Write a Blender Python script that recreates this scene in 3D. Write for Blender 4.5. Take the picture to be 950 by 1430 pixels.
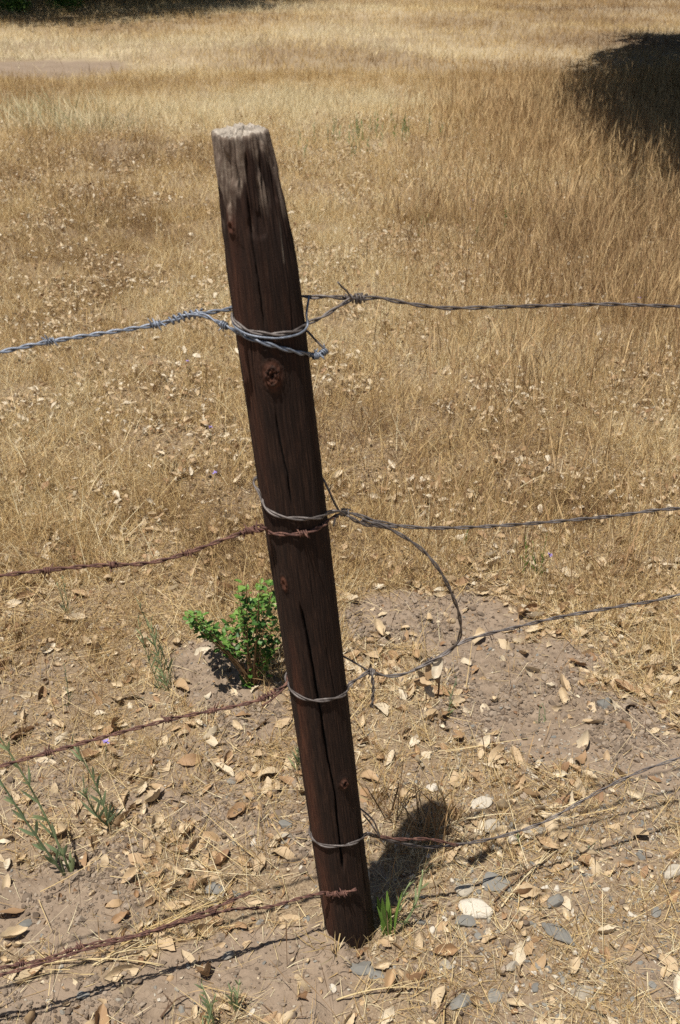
import bpy, bmesh, math
import numpy as np, time
_T0 = time.time()
def tick(n): print('T', n, round(time.time() - _T0, 1))
from mathutils import Vector

R = math.radians
for o in list(bpy.data.objects):
    bpy.data.objects.remove(o)
scn = bpy.context.scene
COL = scn.collection

# ---------------------------------------------------------------- camera
CAM_H, PITCH, F = 1.65, 29.0, 1500.0
cam_d = bpy.data.cameras.new('camera')
cam = bpy.data.objects.new('camera', cam_d)
COL.objects.link(cam)
cam.location = (0, 0, CAM_H)
cam.rotation_euler = (R(90 - PITCH), 0, 0)
cam_d.sensor_fit = 'VERTICAL'
cam_d.sensor_height = 36
cam_d.lens = 36 * F / 1430
cam_d.clip_start = 0.05
cam_d.clip_end = 2000
cam_d.dof.use_dof = True
cam_d.dof.focus_distance = 2.15
cam_d.dof.aperture_fstop = 9.5
scn.camera = cam

# ---------------------------------------------------------------- sky, sun, exposure
SUN = Vector((-0.324, -0.357, 1.46)).normalized()       # towards the sun
elev = math.asin(SUN.z)
azim = math.atan2(SUN.x, SUN.y)
W = bpy.data.worlds.new('World')
scn.world = W
W.use_nodes = True
wn = W.node_tree
bg = wn.nodes['Background']
sky = wn.nodes.new('ShaderNodeTexSky')
sky.sky_type = 'NISHITA'
sky.sun_disc = False
sky.sun_elevation = elev
sky.sun_rotation = azim
sky.altitude = 300
wn.links.new(sky.outputs[0], bg.inputs[0])
bg.inputs[1].default_value = 0.05
sd = bpy.data.lights.new('sun', 'SUN')
sd.energy = 4.8
sd.angle = R(0.53)
sd.color = (1.0, 0.96, 0.895)
sun = bpy.data.objects.new('sun', sd)
COL.objects.link(sun)
sun.rotation_euler = SUN.to_track_quat('Z', 'Y').to_euler()
scn.view_settings.view_transform = 'Standard'
scn.view_settings.look = 'None'
scn.view_settings.gamma = 1
scn.view_settings.exposure = 0.40
scn.render.engine = 'CYCLES'
scn.cycles.max_bounces = 5
scn.cycles.diffuse_bounces = 3
scn.cycles.use_denoising = False

# ---------------------------------------------------------------- noise
def _h(ix, iy, s):
    n = (ix.astype(np.int64) * 374761393 + iy.astype(np.int64) * 668265263 + s * 974634777) & 0xffffffff
    n = ((n ^ (n >> 13)) * 1274126177) & 0xffffffff
    n = n ^ (n >> 16)
    return (n & 0xffff) / 65535.0
def vn(x, y, s=0):
    x = np.asarray(x, float); y = np.asarray(y, float)
    ix = np.floor(x); iy = np.floor(y)
    fx = x - ix; fy = y - iy
    fx = fx * fx * (3 - 2 * fx); fy = fy * fy * (3 - 2 * fy)
    a = _h(ix, iy, s); b = _h(ix + 1, iy, s); c = _h(ix, iy + 1, s); d = _h(ix + 1, iy + 1, s)
    return (a * (1 - fx) + b * fx) * (1 - fy) + (c * (1 - fx) + d * fx) * fy
def fbm(x, y, s=0, o=4):
    v = 0; a = .5; t = 0
    for k in range(o):
        v = v + a * vn(x * 2 ** k + 17.3 * k, y * 2 ** k - 9.1 * k, s + k); t += a; a *= .5
    return v / t - .5
def worley(x, y, s=0):
    ix = np.floor(x); iy = np.floor(y)
    f1 = np.full(np.shape(x), 9.); f2 = np.full(np.shape(x), 9.)
    for dx in (-1, 0, 1):
        for dy in (-1, 0, 1):
            cx = ix + dx; cy = iy + dy
            px = cx + _h(cx, cy, s); py = cy + _h(cx, cy, s + 5)
            d = np.hypot(px - x, py - y)
            f2 = np.where(d < f1, f1, np.minimum(f2, d)); f1 = np.minimum(f1, d)
    return f1, f2
def sm(a, b, x):
    t = np.clip((np.asarray(x, float) - a) / (b - a), 0, 1)
    return t * t * (3 - 2 * t)

# ---------------------------------------------------------------- pixel measurements of the photograph -> places
cp, sp = math.cos(R(PITCH)), math.sin(R(PITCH))
def ray(px, py):
    a = (px - 475) / F; b = -(py - 715) / F
    return Vector((a, cp + b * sp, -sp + b * cp))
def G(px, py, z=0.0):
    d = ray(px, py); t = (z - CAM_H) / d.z
    return Vector((d.x * t, d.y * t, z))
def project(p):
    x, y, z = p[..., 0], p[..., 1], p[..., 2] - CAM_H
    dep = y * cp - z * sp
    up = y * sp + z * cp
    return 475 + F * x / dep, 715 - F * up / dep, dep

BASE = G(490, 1302)
FA = R(19)
U = Vector((math.cos(FA), math.sin(FA), 0))         # fence direction
N = Vector((math.sin(FA), -math.cos(FA), 0))        # fence normal, towards the camera
def P(px, py, off=0.0):
    d = ray(px, py); o = Vector((0, 0, CAM_H))
    t = ((BASE + N * off) - o).dot(N) / d.dot(N)
    return o + d * t
TOP = P(341, 182)
AX = (TOP - BASE); LEN = AX.length; AX.normalize()
E1 = (U - AX * U.dot(AX)).normalized()
E2 = E1.cross(AX)
if E2.dot(N) < 0: E2 = -E2
RAD = 0.0445

# ---------------------------------------------------------------- ground shape
BARE = []       # ellipses measured on the photo: centre px, half sizes px, tilt, weight
for cx, cy, rx, ry, w in [(600, 868, 135, 48, 1), (720, 930, 130, 45, 1), (810, 1010, 160, 62, 1), (900, 1060, 120, 50, .9), (680, 1000, 110, 45, .7),
                          (60, 1270, 170, 70, .95), (120, 1190, 90, 40, .7), (360, 1365, 150, 70, 1), (250, 1390, 120, 50, .9), (290, 945, 70, 55, 1), (340, 1000, 60, 30, .6),
                          (230, 1140, 90, 35, .6), (60, 1390, 120, 50, .8), (130, 985, 90, 28, .4), (240, 1060, 80, 25, .4), (470, 1340, 60, 30, .7),
                          (830, 1240, 100, 40, .4), (60, 95, 130, 14, .8), (150, 210, 60, 14, .2)]:
    c = G(cx, cy); l = G(cx + rx, cy); n_ = G(cx, cy - ry); s_ = G(cx, cy + ry)
    BARE.append((c.x, c.y, abs(l.x - c.x), abs(n_.y - s_.y) / 2, w))
def bare(x, y):
    x = np.asarray(x, float); y = np.asarray(y, float)
    xx = x + .10 * fbm(x * 5, y * 5, 3); yy = y + .14 * fbm(x * 5, y * 5, 7)
    v = 0
    for cx, cy, rx, ry, w in BARE:
        q = ((xx - cx) / rx) ** 2 + ((yy - cy) / ry) ** 2
        v = np.maximum(v, w * (1 - sm(.45, 1.25, q)))
    near = (1 - sm(1.85, 2.35, y + .25 * x)) * .36
    return np.clip(np.maximum(v, near) + .55 * fbm(x * 7, y * 7, 11), 0, 1)
DENTS = [(108, 1205, .035, .028), (722, 932, .022, .02), (640, 1425, .03, .03), (415, 1080, .03, .01), (95, 1190, .02, .015)]
DENTS = [(G(a, b).x, G(a, b).y, r, d) for a, b, r, d in DENTS]
def H(x, y):
    x = np.asarray(x, float); y = np.asarray(y, float)
    h = .045 * fbm(x * 1.3, y * 1.3, 21, 3)
    h = h + .35 * fbm(x * .16, y * .16, 22, 3) * sm(3.5, 12, np.hypot(x, y))
    near = 1 - sm(3.5, 6, np.hypot(x, y))
    b = bare(x, y)
    f1, f2 = worley(x * 13, y * 13, 31)
    h = h + near * .010 * (np.clip(1 - f1 * 1.3, 0, 1) ** .7) * (.5 + .5 * b) * sm(-.1, .25, fbm(x * 4, y * 4, 33))
    h = h + near * .020 * fbm(x * 9, y * 9, 41, 3)
    k1, k2 = worley(x * 26 + fbm(x * 12, y * 12, 6), y * 26, 35)
    h = h + near * .0075 * np.clip(k2 - k1, 0, .45) * sm(-.12, .1, fbm(x * 6, y * 6, 38)) * (.3 + .7 * b)
    g1, g2 = worley(x * 48 + 3 * fbm(x * 20, y * 20, 5), y * 48, 37)
    h = h + near * .0075 * np.clip(.6 - g1, 0, 1) * sm(-.1, .1, fbm(x * 12, y * 12, 39))
    h = h + near * .0036 * fbm(x * 90, y * 90, 43, 2)
    for dx, dy, r, d in DENTS:
        rr = np.hypot(x - dx + .02 * fbm(x * 30, y * 30, 8), (y - dy) * 1.3 + .02 * fbm(x * 30, y * 30, 9)) / r
        h = h - d * (1 - sm(.2, 1, rr))
    rb = np.hypot(x - BASE.x, y - BASE.y)
    h = h - (H0 if H0 is not None else 0) * np.exp(-(rb / .5) ** 2)
    h = h + (.010 + .026 * sm(-.1, .3, fbm(x * 28, y * 28, 99))) * np.exp(-((rb - .05) / .03) ** 2)
    return h
H0 = None
H0 = float(H(np.array([BASE.x]), np.array([BASE.y]))[0])

# ---------------------------------------------------------------- mesh helpers
def mesh_np(name, V, Fs, attrs=None, smooth=True, normals_fix=False):
    V = np.asarray(V, np.float32)
    me = bpy.data.meshes.new(name)
    me.vertices.add(len(V)); me.vertices.foreach_set('co', V.ravel())
    if isinstance(Fs, np.ndarray): Fs = [Fs]
    loops = np.concatenate([f.ravel() for f in Fs]).astype(np.int32)
    sizes = np.concatenate([np.full(len(f), f.shape[1]) for f in Fs]).astype(np.int32)
    starts = np.concatenate([[0], np.cumsum(sizes)[:-1]]).astype(np.int32)
    me.loops.add(len(loops)); me.loops.foreach_set('vertex_index', loops)
    me.polygons.add(len(sizes)); me.polygons.foreach_set('loop_start', starts); me.polygons.foreach_set('loop_total', sizes)
    me.update(calc_edges=True)
    me.polygons.foreach_set('use_smooth', np.full(len(sizes), smooth))
    for k, a in (attrs or {}).items():
        at = me.attributes.new(k, 'FLOAT', 'POINT'); at.data.foreach_set('value', np.asarray(a, np.float32))
    return me
def link(name, me, mat=None, parent=None):
    o = bpy.data.objects.new(name, me)
    COL.objects.link(o)
    if mat is not None and me is not None and not me.materials: me.materials.append(mat)
    if parent is not None: o.parent = parent
    return o
def empty(name, loc=(0, 0, 0)):
    o = bpy.data.objects.new(name, None); o.empty_display_size = .05
    COL.objects.link(o); o.location = loc
    return o
def tag(o, label=None, cat=None, group=None, kind=None):
    if label: o['label'] = label
    if cat: o['category'] = cat
    if group: o['group'] = group
    if kind: o['kind'] = kind
    return o
def grid_faces(nu, nv, closed_u=False):
    i = np.arange(nv - 1)[:, None]; j = np.arange(nu if closed_u else nu - 1)[None, :]
    a = i * nu + j; b = i * nu + (j + 1) % nu
    return np.stack([a, b, b + nu, a + nu], -1).reshape(-1, 4)
def inst(V, Fq, Rm, T, attrs=None, per=None):
    """many copies of one small shape in one mesh (only for uncountable stuff)"""
    n = len(T); k = len(V)
    W_ = np.einsum('nij,vj->nvi', Rm, V) + T[:, None, :]
    off = (np.arange(n) * k)[:, None, None]
    Fs = [(f[None] + off).reshape(-1, f.shape[1]) for f in (Fq if isinstance(Fq, list) else [Fq])]
    A = {q: np.repeat(v, k) for q, v in (per or {}).items()}
    for q, v in (attrs or {}).items(): A[q] = np.tile(v, n)
    return W_.reshape(-1, 3), Fs, A
def rotm(yaw, tilt, roll, sc):
    cy, sy = np.cos(yaw), np.sin(yaw); ct, st = np.cos(tilt), np.sin(tilt); cr, sr = np.cos(roll), np.sin(roll)
    o = np.zeros_like(cy); l = np.ones_like(cy)
    Z = np.stack([np.stack([cy, -sy, o], -1), np.stack([sy, cy, o], -1), np.stack([o, o, l], -1)], -2)
    X = np.stack([np.stack([l, o, o], -1), np.stack([o, ct, -st], -1), np.stack([o, st, ct], -1)], -2)
    Y = np.stack([np.stack([cr, o, sr], -1), np.stack([o, l, o], -1), np.stack([-sr, o, cr], -1)], -2)
    return Z @ X @ Y * np.asarray(sc)[:, None, None]
def tube(pts, rad, sides=8, twist=0):
    pts = np.asarray(pts, float); n = len(pts)
    rad = np.broadcast_to(np.asarray(rad, float), (n,))
    t = np.gradient(pts, axis=0); t /= np.linalg.norm(t, axis=1)[:, None] + 1e-12
    nrm = np.zeros_like(pts)
    a = np.array([0, 0, 1.]) if abs(t[0, 2]) < .9 else np.array([1., 0, 0])
    v = a - t[0] * a.dot(t[0]); nrm[0] = v / np.linalg.norm(v)
    for i in range(1, n):
        v = nrm[i - 1] - t[i] * nrm[i - 1].dot(t[i]); nrm[i] = v / (np.linalg.norm(v) + 1e-12)
    b = np.cross(t, nrm)
    th = np.arange(sides) / sides * 2 * np.pi
    V = pts[:, None] + rad[:, None, None] * (np.cos(th)[None, :, None] * nrm[:, None] + np.sin(th)[None, :, None] * b[:, None])
    V = V.reshape(-1, 3)
    Fq = grid_faces(sides, n, True)
    V = np.vstack([V, pts[0], pts[-1]])
    k = n * sides
    c0 = np.stack([np.full(sides, k), (np.arange(sides) + 1) % sides, np.arange(sides)], -1)
    c1 = np.stack([np.full(sides, k + 1), (n - 1) * sides + np.arange(sides), (n - 1) * sides + (np.arange(sides) + 1) % sides], -1)
    return V, [Fq, np.vstack([c0, c1])], (t, nrm, b)
def catmull(P_, step=.004):
    P_ = [np.array(p, float) for p in P_]
    P_ = [2 * P_[0] - P_[1]] + P_ + [2 * P_[-1] - P_[-2]]
    out = []
    for i in range(1, len(P_) - 2):
        a, b, c, d = P_[i - 1:i + 3]
        m = max(2, int(np.linalg.norm(c - b) / step * 1.2))
        t = np.arange(m)[:, None] / m
        out.append(.5 * (2 * b + (c - a) * t + (2 * a - 5 * b + 4 * c - d) * t ** 2 + (-a + 3 * b - 3 * c + d) * t ** 3))
    out.append(P_[-2][None])
    q = np.vstack(out)
    s = np.concatenate([[0], np.cumsum(np.linalg.norm(np.diff(q, axis=0), axis=1))])
    m = max(4, int(s[-1] / step))
    u = np.linspace(0, s[-1], m)
    return np.stack([np.interp(u, s, q[:, k]) for k in range(3)], -1), u
def join(parts):
    Vs, Q, T_, off = [], [], [], 0
    for V, Fs in parts:
        Vs.append(V)
        for f in Fs:
            (Q if f.shape[1] == 4 else T_).append(f + off)
        off += len(V)
    out = []
    if Q: out.append(np.vstack(Q))
    if T_: out.append(np.vstack(T_))
    return np.vstack(Vs), out

# ---------------------------------------------------------------- materials
def material(name, rough=.9, spec=.3):
    m = bpy.data.materials.new(name); m.use_nodes = True
    nt = m.node_tree; b = nt.nodes['Principled BSDF']
    b.inputs['Roughness'].default_value = rough
    b.inputs['Specular IOR Level'].default_value = spec
    return m, nt, b
def nd(nt, typ, **k):
    n = nt.nodes.new(typ)
    for a, v in k.items():
        if a in ('x',): continue
        setattr(n, a, v)
    return n
def ramp(nt, fac, stops, interp='LINEAR'):
    n = nt.nodes.new('ShaderNodeValToRGB'); r = n.color_ramp; r.interpolation = interp
    while len(r.elements) < len(stops): r.elements.new(.5)
    for e, (p, c) in zip(r.elements, stops):
        e.position = p; e.color = (c[0], c[1], c[2], 1) if not isinstance(c, (int, float)) else (c, c, c, 1)
    nt.links.new(fac, n.inputs[0]); return n.outputs[0]
def noise(nt, vec, scale, detail=4, rough=.6, dist=0):
    n = nt.nodes.new('ShaderNodeTexNoise'); n.inputs['Scale'].default_value = scale
    n.inputs['Detail'].default_value = detail; n.inputs['Roughness'].default_value = rough; n.inputs['Distortion'].default_value = dist
    if vec is not None: nt.links.new(vec, n.inputs['Vector'])
    return n.outputs[0]
def mixc(nt, fac, a, b, mode='MIX'):
    n = nt.nodes.new('ShaderNodeMix'); n.data_type = 'RGBA'; n.blend_type = mode; n.clamp_factor = True
    for i, v in ((0, fac), (6, a), (7, b)):
        if hasattr(v, 'links') or isinstance(v, bpy.types.NodeSocket): nt.links.new(v, n.inputs[i])
        elif isinstance(v, (int, float)): n.inputs[i].default_value = v if i == 0 else (v, v, v, 1)
        else: n.inputs[i].default_value = (*v, 1)
    return n.outputs[2]
def mth(nt, op, a, b=0.0, clamp=False):
    n = nt.nodes.new('ShaderNodeMath'); n.operation = op; n.use_clamp = clamp
    for i, v in ((0, a), (1, b)):
        if isinstance(v, bpy.types.NodeSocket): nt.links.new(v, n.inputs[i])
        else: n.inputs[i].default_value = v
    return n.outputs[0]
def attr(nt, name):
    n = nt.nodes.new('ShaderNodeAttribute'); n.attribute_name = name; return n.outputs['Fac']
def objco(nt): return nt.nodes.new('ShaderNodeTexCoord').outputs['Object']
def bump(nt, b, height, strength=.5, dist=.002):
    n = nt.nodes.new('ShaderNodeBump'); n.inputs['Strength'].default_value = strength; n.inputs['Distance'].default_value = dist
    nt.links.new(height, n.inputs['Height']); nt.links.new(n.outputs[0], b.inputs['Normal'])

# soil and thatch
GM, nt, b = material('soil', .95, .15)
oc = objco(nt)
n1 = noise(nt, oc, 3, 5, .6); n2 = noise(nt, oc, 40, 6, .7); n3 = noise(nt, oc, 260, 3, .6); n4 = noise(nt, oc, .35, 5, .65)
soil = ramp(nt, n2, [(.3, (.13, .092, .062)), (.5, (.228, .168, .115)), (.72, (.33, .253, .18))])
soil = mixc(nt, ramp(nt, n1, [(.35, 0), (.7, 1)]), soil, (.265, .198, .141))
thatch = ramp(nt, n3, [(.3, (.12, .08, .048)), (.5, (.23, .165, .10)), (.72, (.38, .29, .185))])
pale = mixc(nt, ramp(nt, n4, [(.4, 0), (.62, 1)]), thatch, (.38, .30, .19))
thatch2 = mixc(nt, attr(nt, 'far'), thatch, pale)
fac = ramp(nt, attr(nt, 'bare'), [(.25, 0), (.6, 1)])
nt.links.new(mixc(nt, fac, thatch2, soil), b.inputs['Base Color'])
bump(nt, b, mth(nt, 'ADD', n2, mth(nt, 'MULTIPLY', n3, .5)), .8, .006)

def tint_mat(name, stops, rough=.8, spec=.2, vary=0.0, trans=0.0, mottle=None):
    m, nt, b = material(name, rough, spec)
    c = ramp(nt, attr(nt, 'tint'), stops)
    if mottle:
        nn = noise(nt, objco(nt), mottle[0], 4, .65)
        c = mixc(nt, ramp(nt, nn, [(.42, 0), (.68, mottle[1])]), c, mottle[2])
    nt.links.new(c, b.inputs['Base Color'])
    if trans:
        tr = nt.nodes.new('ShaderNodeBsdfTranslucent'); nt.links.new(c, tr.inputs[0])
        mx = nt.nodes.new('ShaderNodeMixShader'); mx.inputs[0].default_value = trans
        nt.links.new(b.outputs[0], mx.inputs[1]); nt.links.new(tr.outputs[0], mx.inputs[2])
        nt.links.new(mx.outputs[0], nt.nodes['Material Output'].inputs[0])
    return m
M_GRASS = tint_mat('dry_straw', [(0, (.14, .08, .042)), (.25, (.34, .212, .092)), (.5, (.50, .345, .150)), (.75, (.62, .47, .235)), (.95, (.77, .65, .42)), (1, (.27, .28, .14))], .7, .25, trans=.25)
M_STEM = tint_mat('brown_stalk', [(0, (.09, .052, .034)), (.5, (.34, .21, .10)), (1, (.60, .43, .22))], .8, .2)
M_LEAF = tint_mat('dead_leaf', [(0, (.19, .105, .055)), (.2, (.31, .185, .095)), (.42, (.42, .285, .155)), (.65, (.52, .395, .24)), (.85, (.57, .46, .30)), (1, (.64, .56, .42))], .65, .3, trans=.1, mottle=(60, .55, (.24, .14, .075)))
M_GREEN = tint_mat('green_leaf', [(0, (.035, .09, .018)), (.5, (.085, .185, .03)), (1, (.19, .31, .06))], .5, .4, trans=.25)
M_GREY = tint_mat('grey_green_leaf', [(0, (.13, .18, .095)), (.5, (.25, .32, .17)), (1, (.40, .47, .23))], .6, .3, trans=.38)
M_OAK = tint_mat('oak_foliage', [(0, (.02, .035, .012)), (1, (.06, .09, .03))], .6, .3)
M_STONE = tint_mat('stone', [(0, (.115, .115, .105)), (.3, (.19, .185, .165)), (.55, (.28, .25, .20)), (.8, (.40, .35, .27)), (1, (.60, .54, .44))], .85, .25, mottle=(45, .6, (.22, .18, .14)))
M_CRUMB = tint_mat('soil_crumb', [(0, (.12, .088, .063)), (.5, (.205, .156, .113)), (1, (.31, .245, .182))], .95, .1)
M_PETAL, nt, b = material('violet_petal', .6, .2); b.inputs['Base Color'].default_value = (.27, .20, .46, 1)
M_BARK, nt, b = material('oak_bark', .95, .1)
nt.links.new(ramp(nt, noise(nt, objco(nt), 14, 6), [(.3, (.04, .032, .026)), (.7, (.14, .115, .09))]), b.inputs['Base Color'])

def wire_mat(name, stops, rough, metal, scale=70):
    m, nt, b = material(name, rough, .4)
    n = noise(nt, objco(nt), scale, 5, .7)
    nt.links.new(ramp(nt, n, stops), b.inputs['Base Color'])
    b.inputs['Metallic'].default_value = metal
    bump(nt, b, noise(nt, objco(nt), 900, 2), .3, .0005)
    return m
M_GALV = wire_mat('galvanised_wire', [(.3, (.08, .088, .105)), (.5, (.18, .20, .24)), (.72, (.31, .335, .385))], .5, .4, 110)
M_DULL = wire_mat('weathered_wire', [(.3, (.05, .038, .032)), (.5, (.125, .105, .095)), (.72, (.26, .23, .21))], .55, .3)
M_RUST = wire_mat('rusty_wire', [(.3, (.04, .02, .016)), (.5, (.105, .048, .036)), (.7, (.25, .13, .085))], .8, .1, 130)

# post wood: grain follows the attributes gu / gv that bend round the knots
def wood_mat(name, knot=False):
    m, nt, b = material(name, .82, .22)
    cx = nt.nodes.new('ShaderNodeCombineXYZ')
    nt.links.new(attr(nt, 'gu'), cx.inputs[0]); nt.links.new(attr(nt, 'gv'), cx.inputs[1])
    mp = nt.nodes.new('ShaderNodeMapping'); nt.links.new(cx.outputs[0], mp.inputs[0]); mp.inputs['Scale'].default_value = (1, .045, 1)
    g1 = noise(nt, mp.outputs[0], 420, 6, .7, .3)
    mp2 = nt.nodes.new('ShaderNodeMapping'); nt.links.new(cx.outputs[0], mp2.inputs[0]); mp2.inputs['Scale'].default_value = (1, .16, 1)
    g2 = noise(nt, mp2.outputs[0], 60, 5, .65, .5)
    fine = noise(nt, objco(nt), 500, 3, .7)
    c = ramp(nt, g1, [(.3, (.010, .0055, .004)), (.5, (.024, .0125, .0085)), (.7, (.066, .034, .021))])
    red = ramp(nt, g1, [(.3, (.035, .012, .007)), (.6, (.14, .052, .028)), (.8, (.23, .10, .055))])
    c = mixc(nt, ramp(nt, attr(nt, 'red'), [(.2, 0), (1, .85)]), c, red)
    c = mixc(nt, ramp(nt, g2, [(.45, 0), (.75, .6)]), c, (.018, .011, .009), 'MIX')
    blot = noise(nt, objco(nt), 75, 5, .7, 1.2)
    grey = ramp(nt, mth(nt, 'ADD', mth(nt, 'MULTIPLY', g1, .55), mth(nt, 'MULTIPLY', blot, .45)), [(.3, (.045, .03, .022)), (.48, (.14, .10, .075)), (.6, (.27, .215, .165)), (.75, (.52, .46, .38))])
    wfac = mth(nt, 'ADD', attr(nt, 'weather'), mth(nt, 'MULTIPLY', mth(nt, 'SUBTRACT', g2, .5), .9))
    c = mixc(nt, ramp(nt, wfac, [(.35, 0), (.75, 1)]), c, grey)
    c = mixc(nt, ramp(nt, attr(nt, 'weather'), [(.55, 0), (1, .85)]) if False else mth(nt, 'MULTIPLY', mth(nt, 'SUBTRACT', attr(nt, 'weather'), 1.2, True), 1.1, True), c, ramp(nt, blot, [(.3, (.22, .18, .14)), (.6, (.52, .46, .38))]))
    c = mixc(nt, attr(nt, 'crack'), c, (.004, .003, .0025))
    c = mixc(nt, attr(nt, 'drip'), c, (.42, .36, .28))
    nt.links.new(c, b.inputs['Base Color'])
    bump(nt, b, mth(nt, 'ADD', g1, mth(nt, 'MULTIPLY', fine, .3)), .7, .0022)
    return m
M_WOOD = wood_mat('weathered_wood')

# ---------------------------------------------------------------- ground sheet
def axis(lo, hi, step, flo, fhi, g):
    a = np.arange(lo, hi, step)
    up = []; x = a[-1]; s = step
    while x < fhi: s *= g; x += s; up.append(x)
    dn = []; x = a[0]; s = step
    while x > flo: s *= g; x -= s; dn.append(x)
    return np.concatenate([dn[::-1], a, up])
gx = axis(-1.05, 1.25, .0045, -400, 400, 1.045)
gy = axis(1.02, 3.0, .0045, -60, 900, 1.04)
X, Y = np.meshgrid(gx, gy)
Z = H(X, Y)
V = np.stack([X, Y, Z], -1).reshape(-1, 3)
me = mesh_np('ground', V, grid_faces(len(gx), len(gy)), {'bare': bare(X, Y).ravel(), 'far': sm(5, 11, np.hypot(X, Y)).ravel()})
ground = link('ground', me, GM)
tag(ground, kind='structure')

tick(0)
# ---------------------------------------------------------------- scatter helpers
rng = np.random.default_rng(7)
def scatter(n, y0, y1, margin=1.25, dens=None):
    """points over the wedge of field before the camera, uniform per square metre"""
    out = []
    tot = 0
    while tot < n:
        y = np.sqrt(rng.random(n * 2) * (y1 ** 2 - y0 ** 2) + y0 ** 2)
        x = (rng.random(n * 2) * 2 - 1) * (y * .36 + .28) * margin
        k = np.ones(len(x), bool)
        if dens is not None: k = rng.random(len(x)) < dens(x, y)
        rb = np.hypot(x - BASE.x, y - BASE.y); k &= rb > .05
        out.append(np.stack([x[k], y[k]], -1)); tot += k.sum()
    return np.vstack(out)[:n]
def blades(xy, h, w, lean, curl, tint, rows=4, prof=None, ldir=None, z0=None):
    n = len(xy)
    z = (H(xy[:, 0], xy[:, 1]) if z0 is None else z0) - .002
    a = rng.random(n) * 6.283 if ldir is None else ldir
    fa = rng.random(n) * 6.283
    s = np.linspace(0, 1, rows)
    if prof is None: prof = 1 - s ** 2 * .85
    tilt = lean[:, None] + curl[:, None] * s[None]
    ds = h[:, None] / (rows - 1)
    hx = np.concatenate([np.zeros((n, 1)), np.cumsum(np.sin(tilt[:, 1:]) * ds, 1)], 1)
    hz = np.concatenate([np.zeros((n, 1)), np.cumsum(np.cos(tilt[:, 1:]) * ds, 1)], 1)
    hz = np.maximum(hz, .002)
    cx = xy[:, 0, None] + hx * np.cos(a)[:, None]; cy = xy[:, 1, None] + hx * np.sin(a)[:, None]; cz = z[:, None] + hz
    wx = np.cos(fa)[:, None] * w[:, None] * prof[None] / 2; wy = np.sin(fa)[:, None] * w[:, None] * prof[None] / 2
    L = np.stack([cx - wx, cy - wy, cz], -1); Rr = np.stack([cx + wx, cy + wy, cz], -1)
    V = np.stack([L, Rr], 2).reshape(-1, 3)
    i = np.arange(rows - 1) * 2
    q = np.stack([i, i + 1, i + 3, i + 2], -1)
    Fq = (q[None] + (np.arange(n) * rows * 2)[:, None, None]).reshape(-1, 4)
    return V, [Fq], np.repeat(tint, rows * 2)
def merge3(L):
    V, Fs = join([(a, b) for a, b, c in L])
    return V, Fs, np.concatenate([c for a, b, c in L])
def U_(n, a, b): return a + (b - a) * rng.random(n)

# ---------------------------------------------------------------- dry grass (stuff)
def gdens(x, y):
    b = bare(x, y)
    clump = sm(-.18, .16, fbm(x * 7, y * 7, 51, 3))
    d = np.clip(1.0 - 1.6 * b, 0.02, 1) * (.25 + .75 * clump)
    return d
def tone(x, y):
    """broad bands of paler and browner grass across the field"""
    r = np.hypot(x, y)
    t = .5 + .9 * fbm(x * .55, y * .8, 61, 3) + .7 * fbm(x * 5, y * 4, 63, 3) * (1 - .5 * sm(8, 14, r)) + .06 * sm(6, 12, r) + 1.0 * fbm(x * .22 + 4, y * .42, 67, 3) * sm(6, 11, r) + .22 * sm(9, 13, y) * (1 - sm(15, 19, y)) * sm(2, -3, x) - .12 * sm(1.2, 3.0, x) * sm(4, 6, y) * (1 - sm(14, 18, y))
    return t
L = []
xy = scatter(75000, 1.0, 3.2, 1.25, gdens); n = len(xy)
L.append(blades(xy, U_(n, .015, .075), U_(n, .0007, .0017), U_(n, .2, 1.35), U_(n, -.5, 1.3), np.clip(tone(*xy.T) + U_(n, -.42, .42), 0, .96)))
xy = scatter(235000, 1.8, 7, 1.15, lambda x, y: gdens(x, y) * sm(1.75, 3.1, y + .25 * fbm(x * 3, y * 3, 57) + .15 * (x < -.15)) ** 1.2); n = len(xy)
L.append(blades(xy, U_(n, .03, .13), U_(n, .0010, .0022), U_(n, .1, 1.2), U_(n, -.4, 1.2), np.clip(tone(*xy.T) + U_(n, -.42, .42), 0, .96)))
xy = scatter(190000, 6.6, 14, 1.15, gdens); n = len(xy)
L.append(blades(xy, U_(n, .05, .17), U_(n, .002, .004), U_(n, .05, 1.1), U_(n, -.3, 1.1), np.clip(tone(*xy.T) + U_(n, -.3, .3), 0, .96), 3))
xy = scatter(150000, 13.5, 32, 1.1, gdens); n = len(xy)
L.append(blades(xy, U_(n, .05, .19), U_(n, .003, .0075), U_(n, .05, 1.0), U_(n, -.3, 1.0), np.clip(tone(*xy.T) - .02 + .12 * sm(1, -4, xy[:, 0]) - .10 * sm(1, 6, xy[:, 0]) + U_(n, -.18, .18), 0, .96), 3))
xy = scatter(16000, 2.2, 9.5, 1.15, lambda x, y: gdens(x, y) * sm(-.05, .12, fbm(x * 3.5, y * 3.5, 58, 3))); n = len(xy)
L.append(blades(xy, U_(n, .08, .21), U_(n, .0014, .003), U_(n, .4, 1.45), U_(n, -.8, 1.3), np.clip(U_(n, .3, 1.1), 0, .96), 6))
xy = scatter(90000, 1.0, 3.3, 1.2, lambda x, y: np.clip(1 - 1.25 * bare(x, y), 0, 1) * sm(-.06, .12, fbm(x * 11, y * 11, 55, 3)) + .01); n = len(xy)
L.append(blades(xy, U_(n, .006, .04), U_(n, .0006, .0013), U_(n, .7, 1.6), U_(n, -.9, .9), np.clip(.35 + U_(n, -.35, .45), 0, .96), 4))
V, Fs, T = merge3(L)
o = link('dry_grass', mesh_np('dry_grass', V, Fs, {'tint': T}), M_GRASS)
tag(o, 'short dry golden grass covering the sunny field behind the post', 'grass', kind='stuff')

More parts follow.
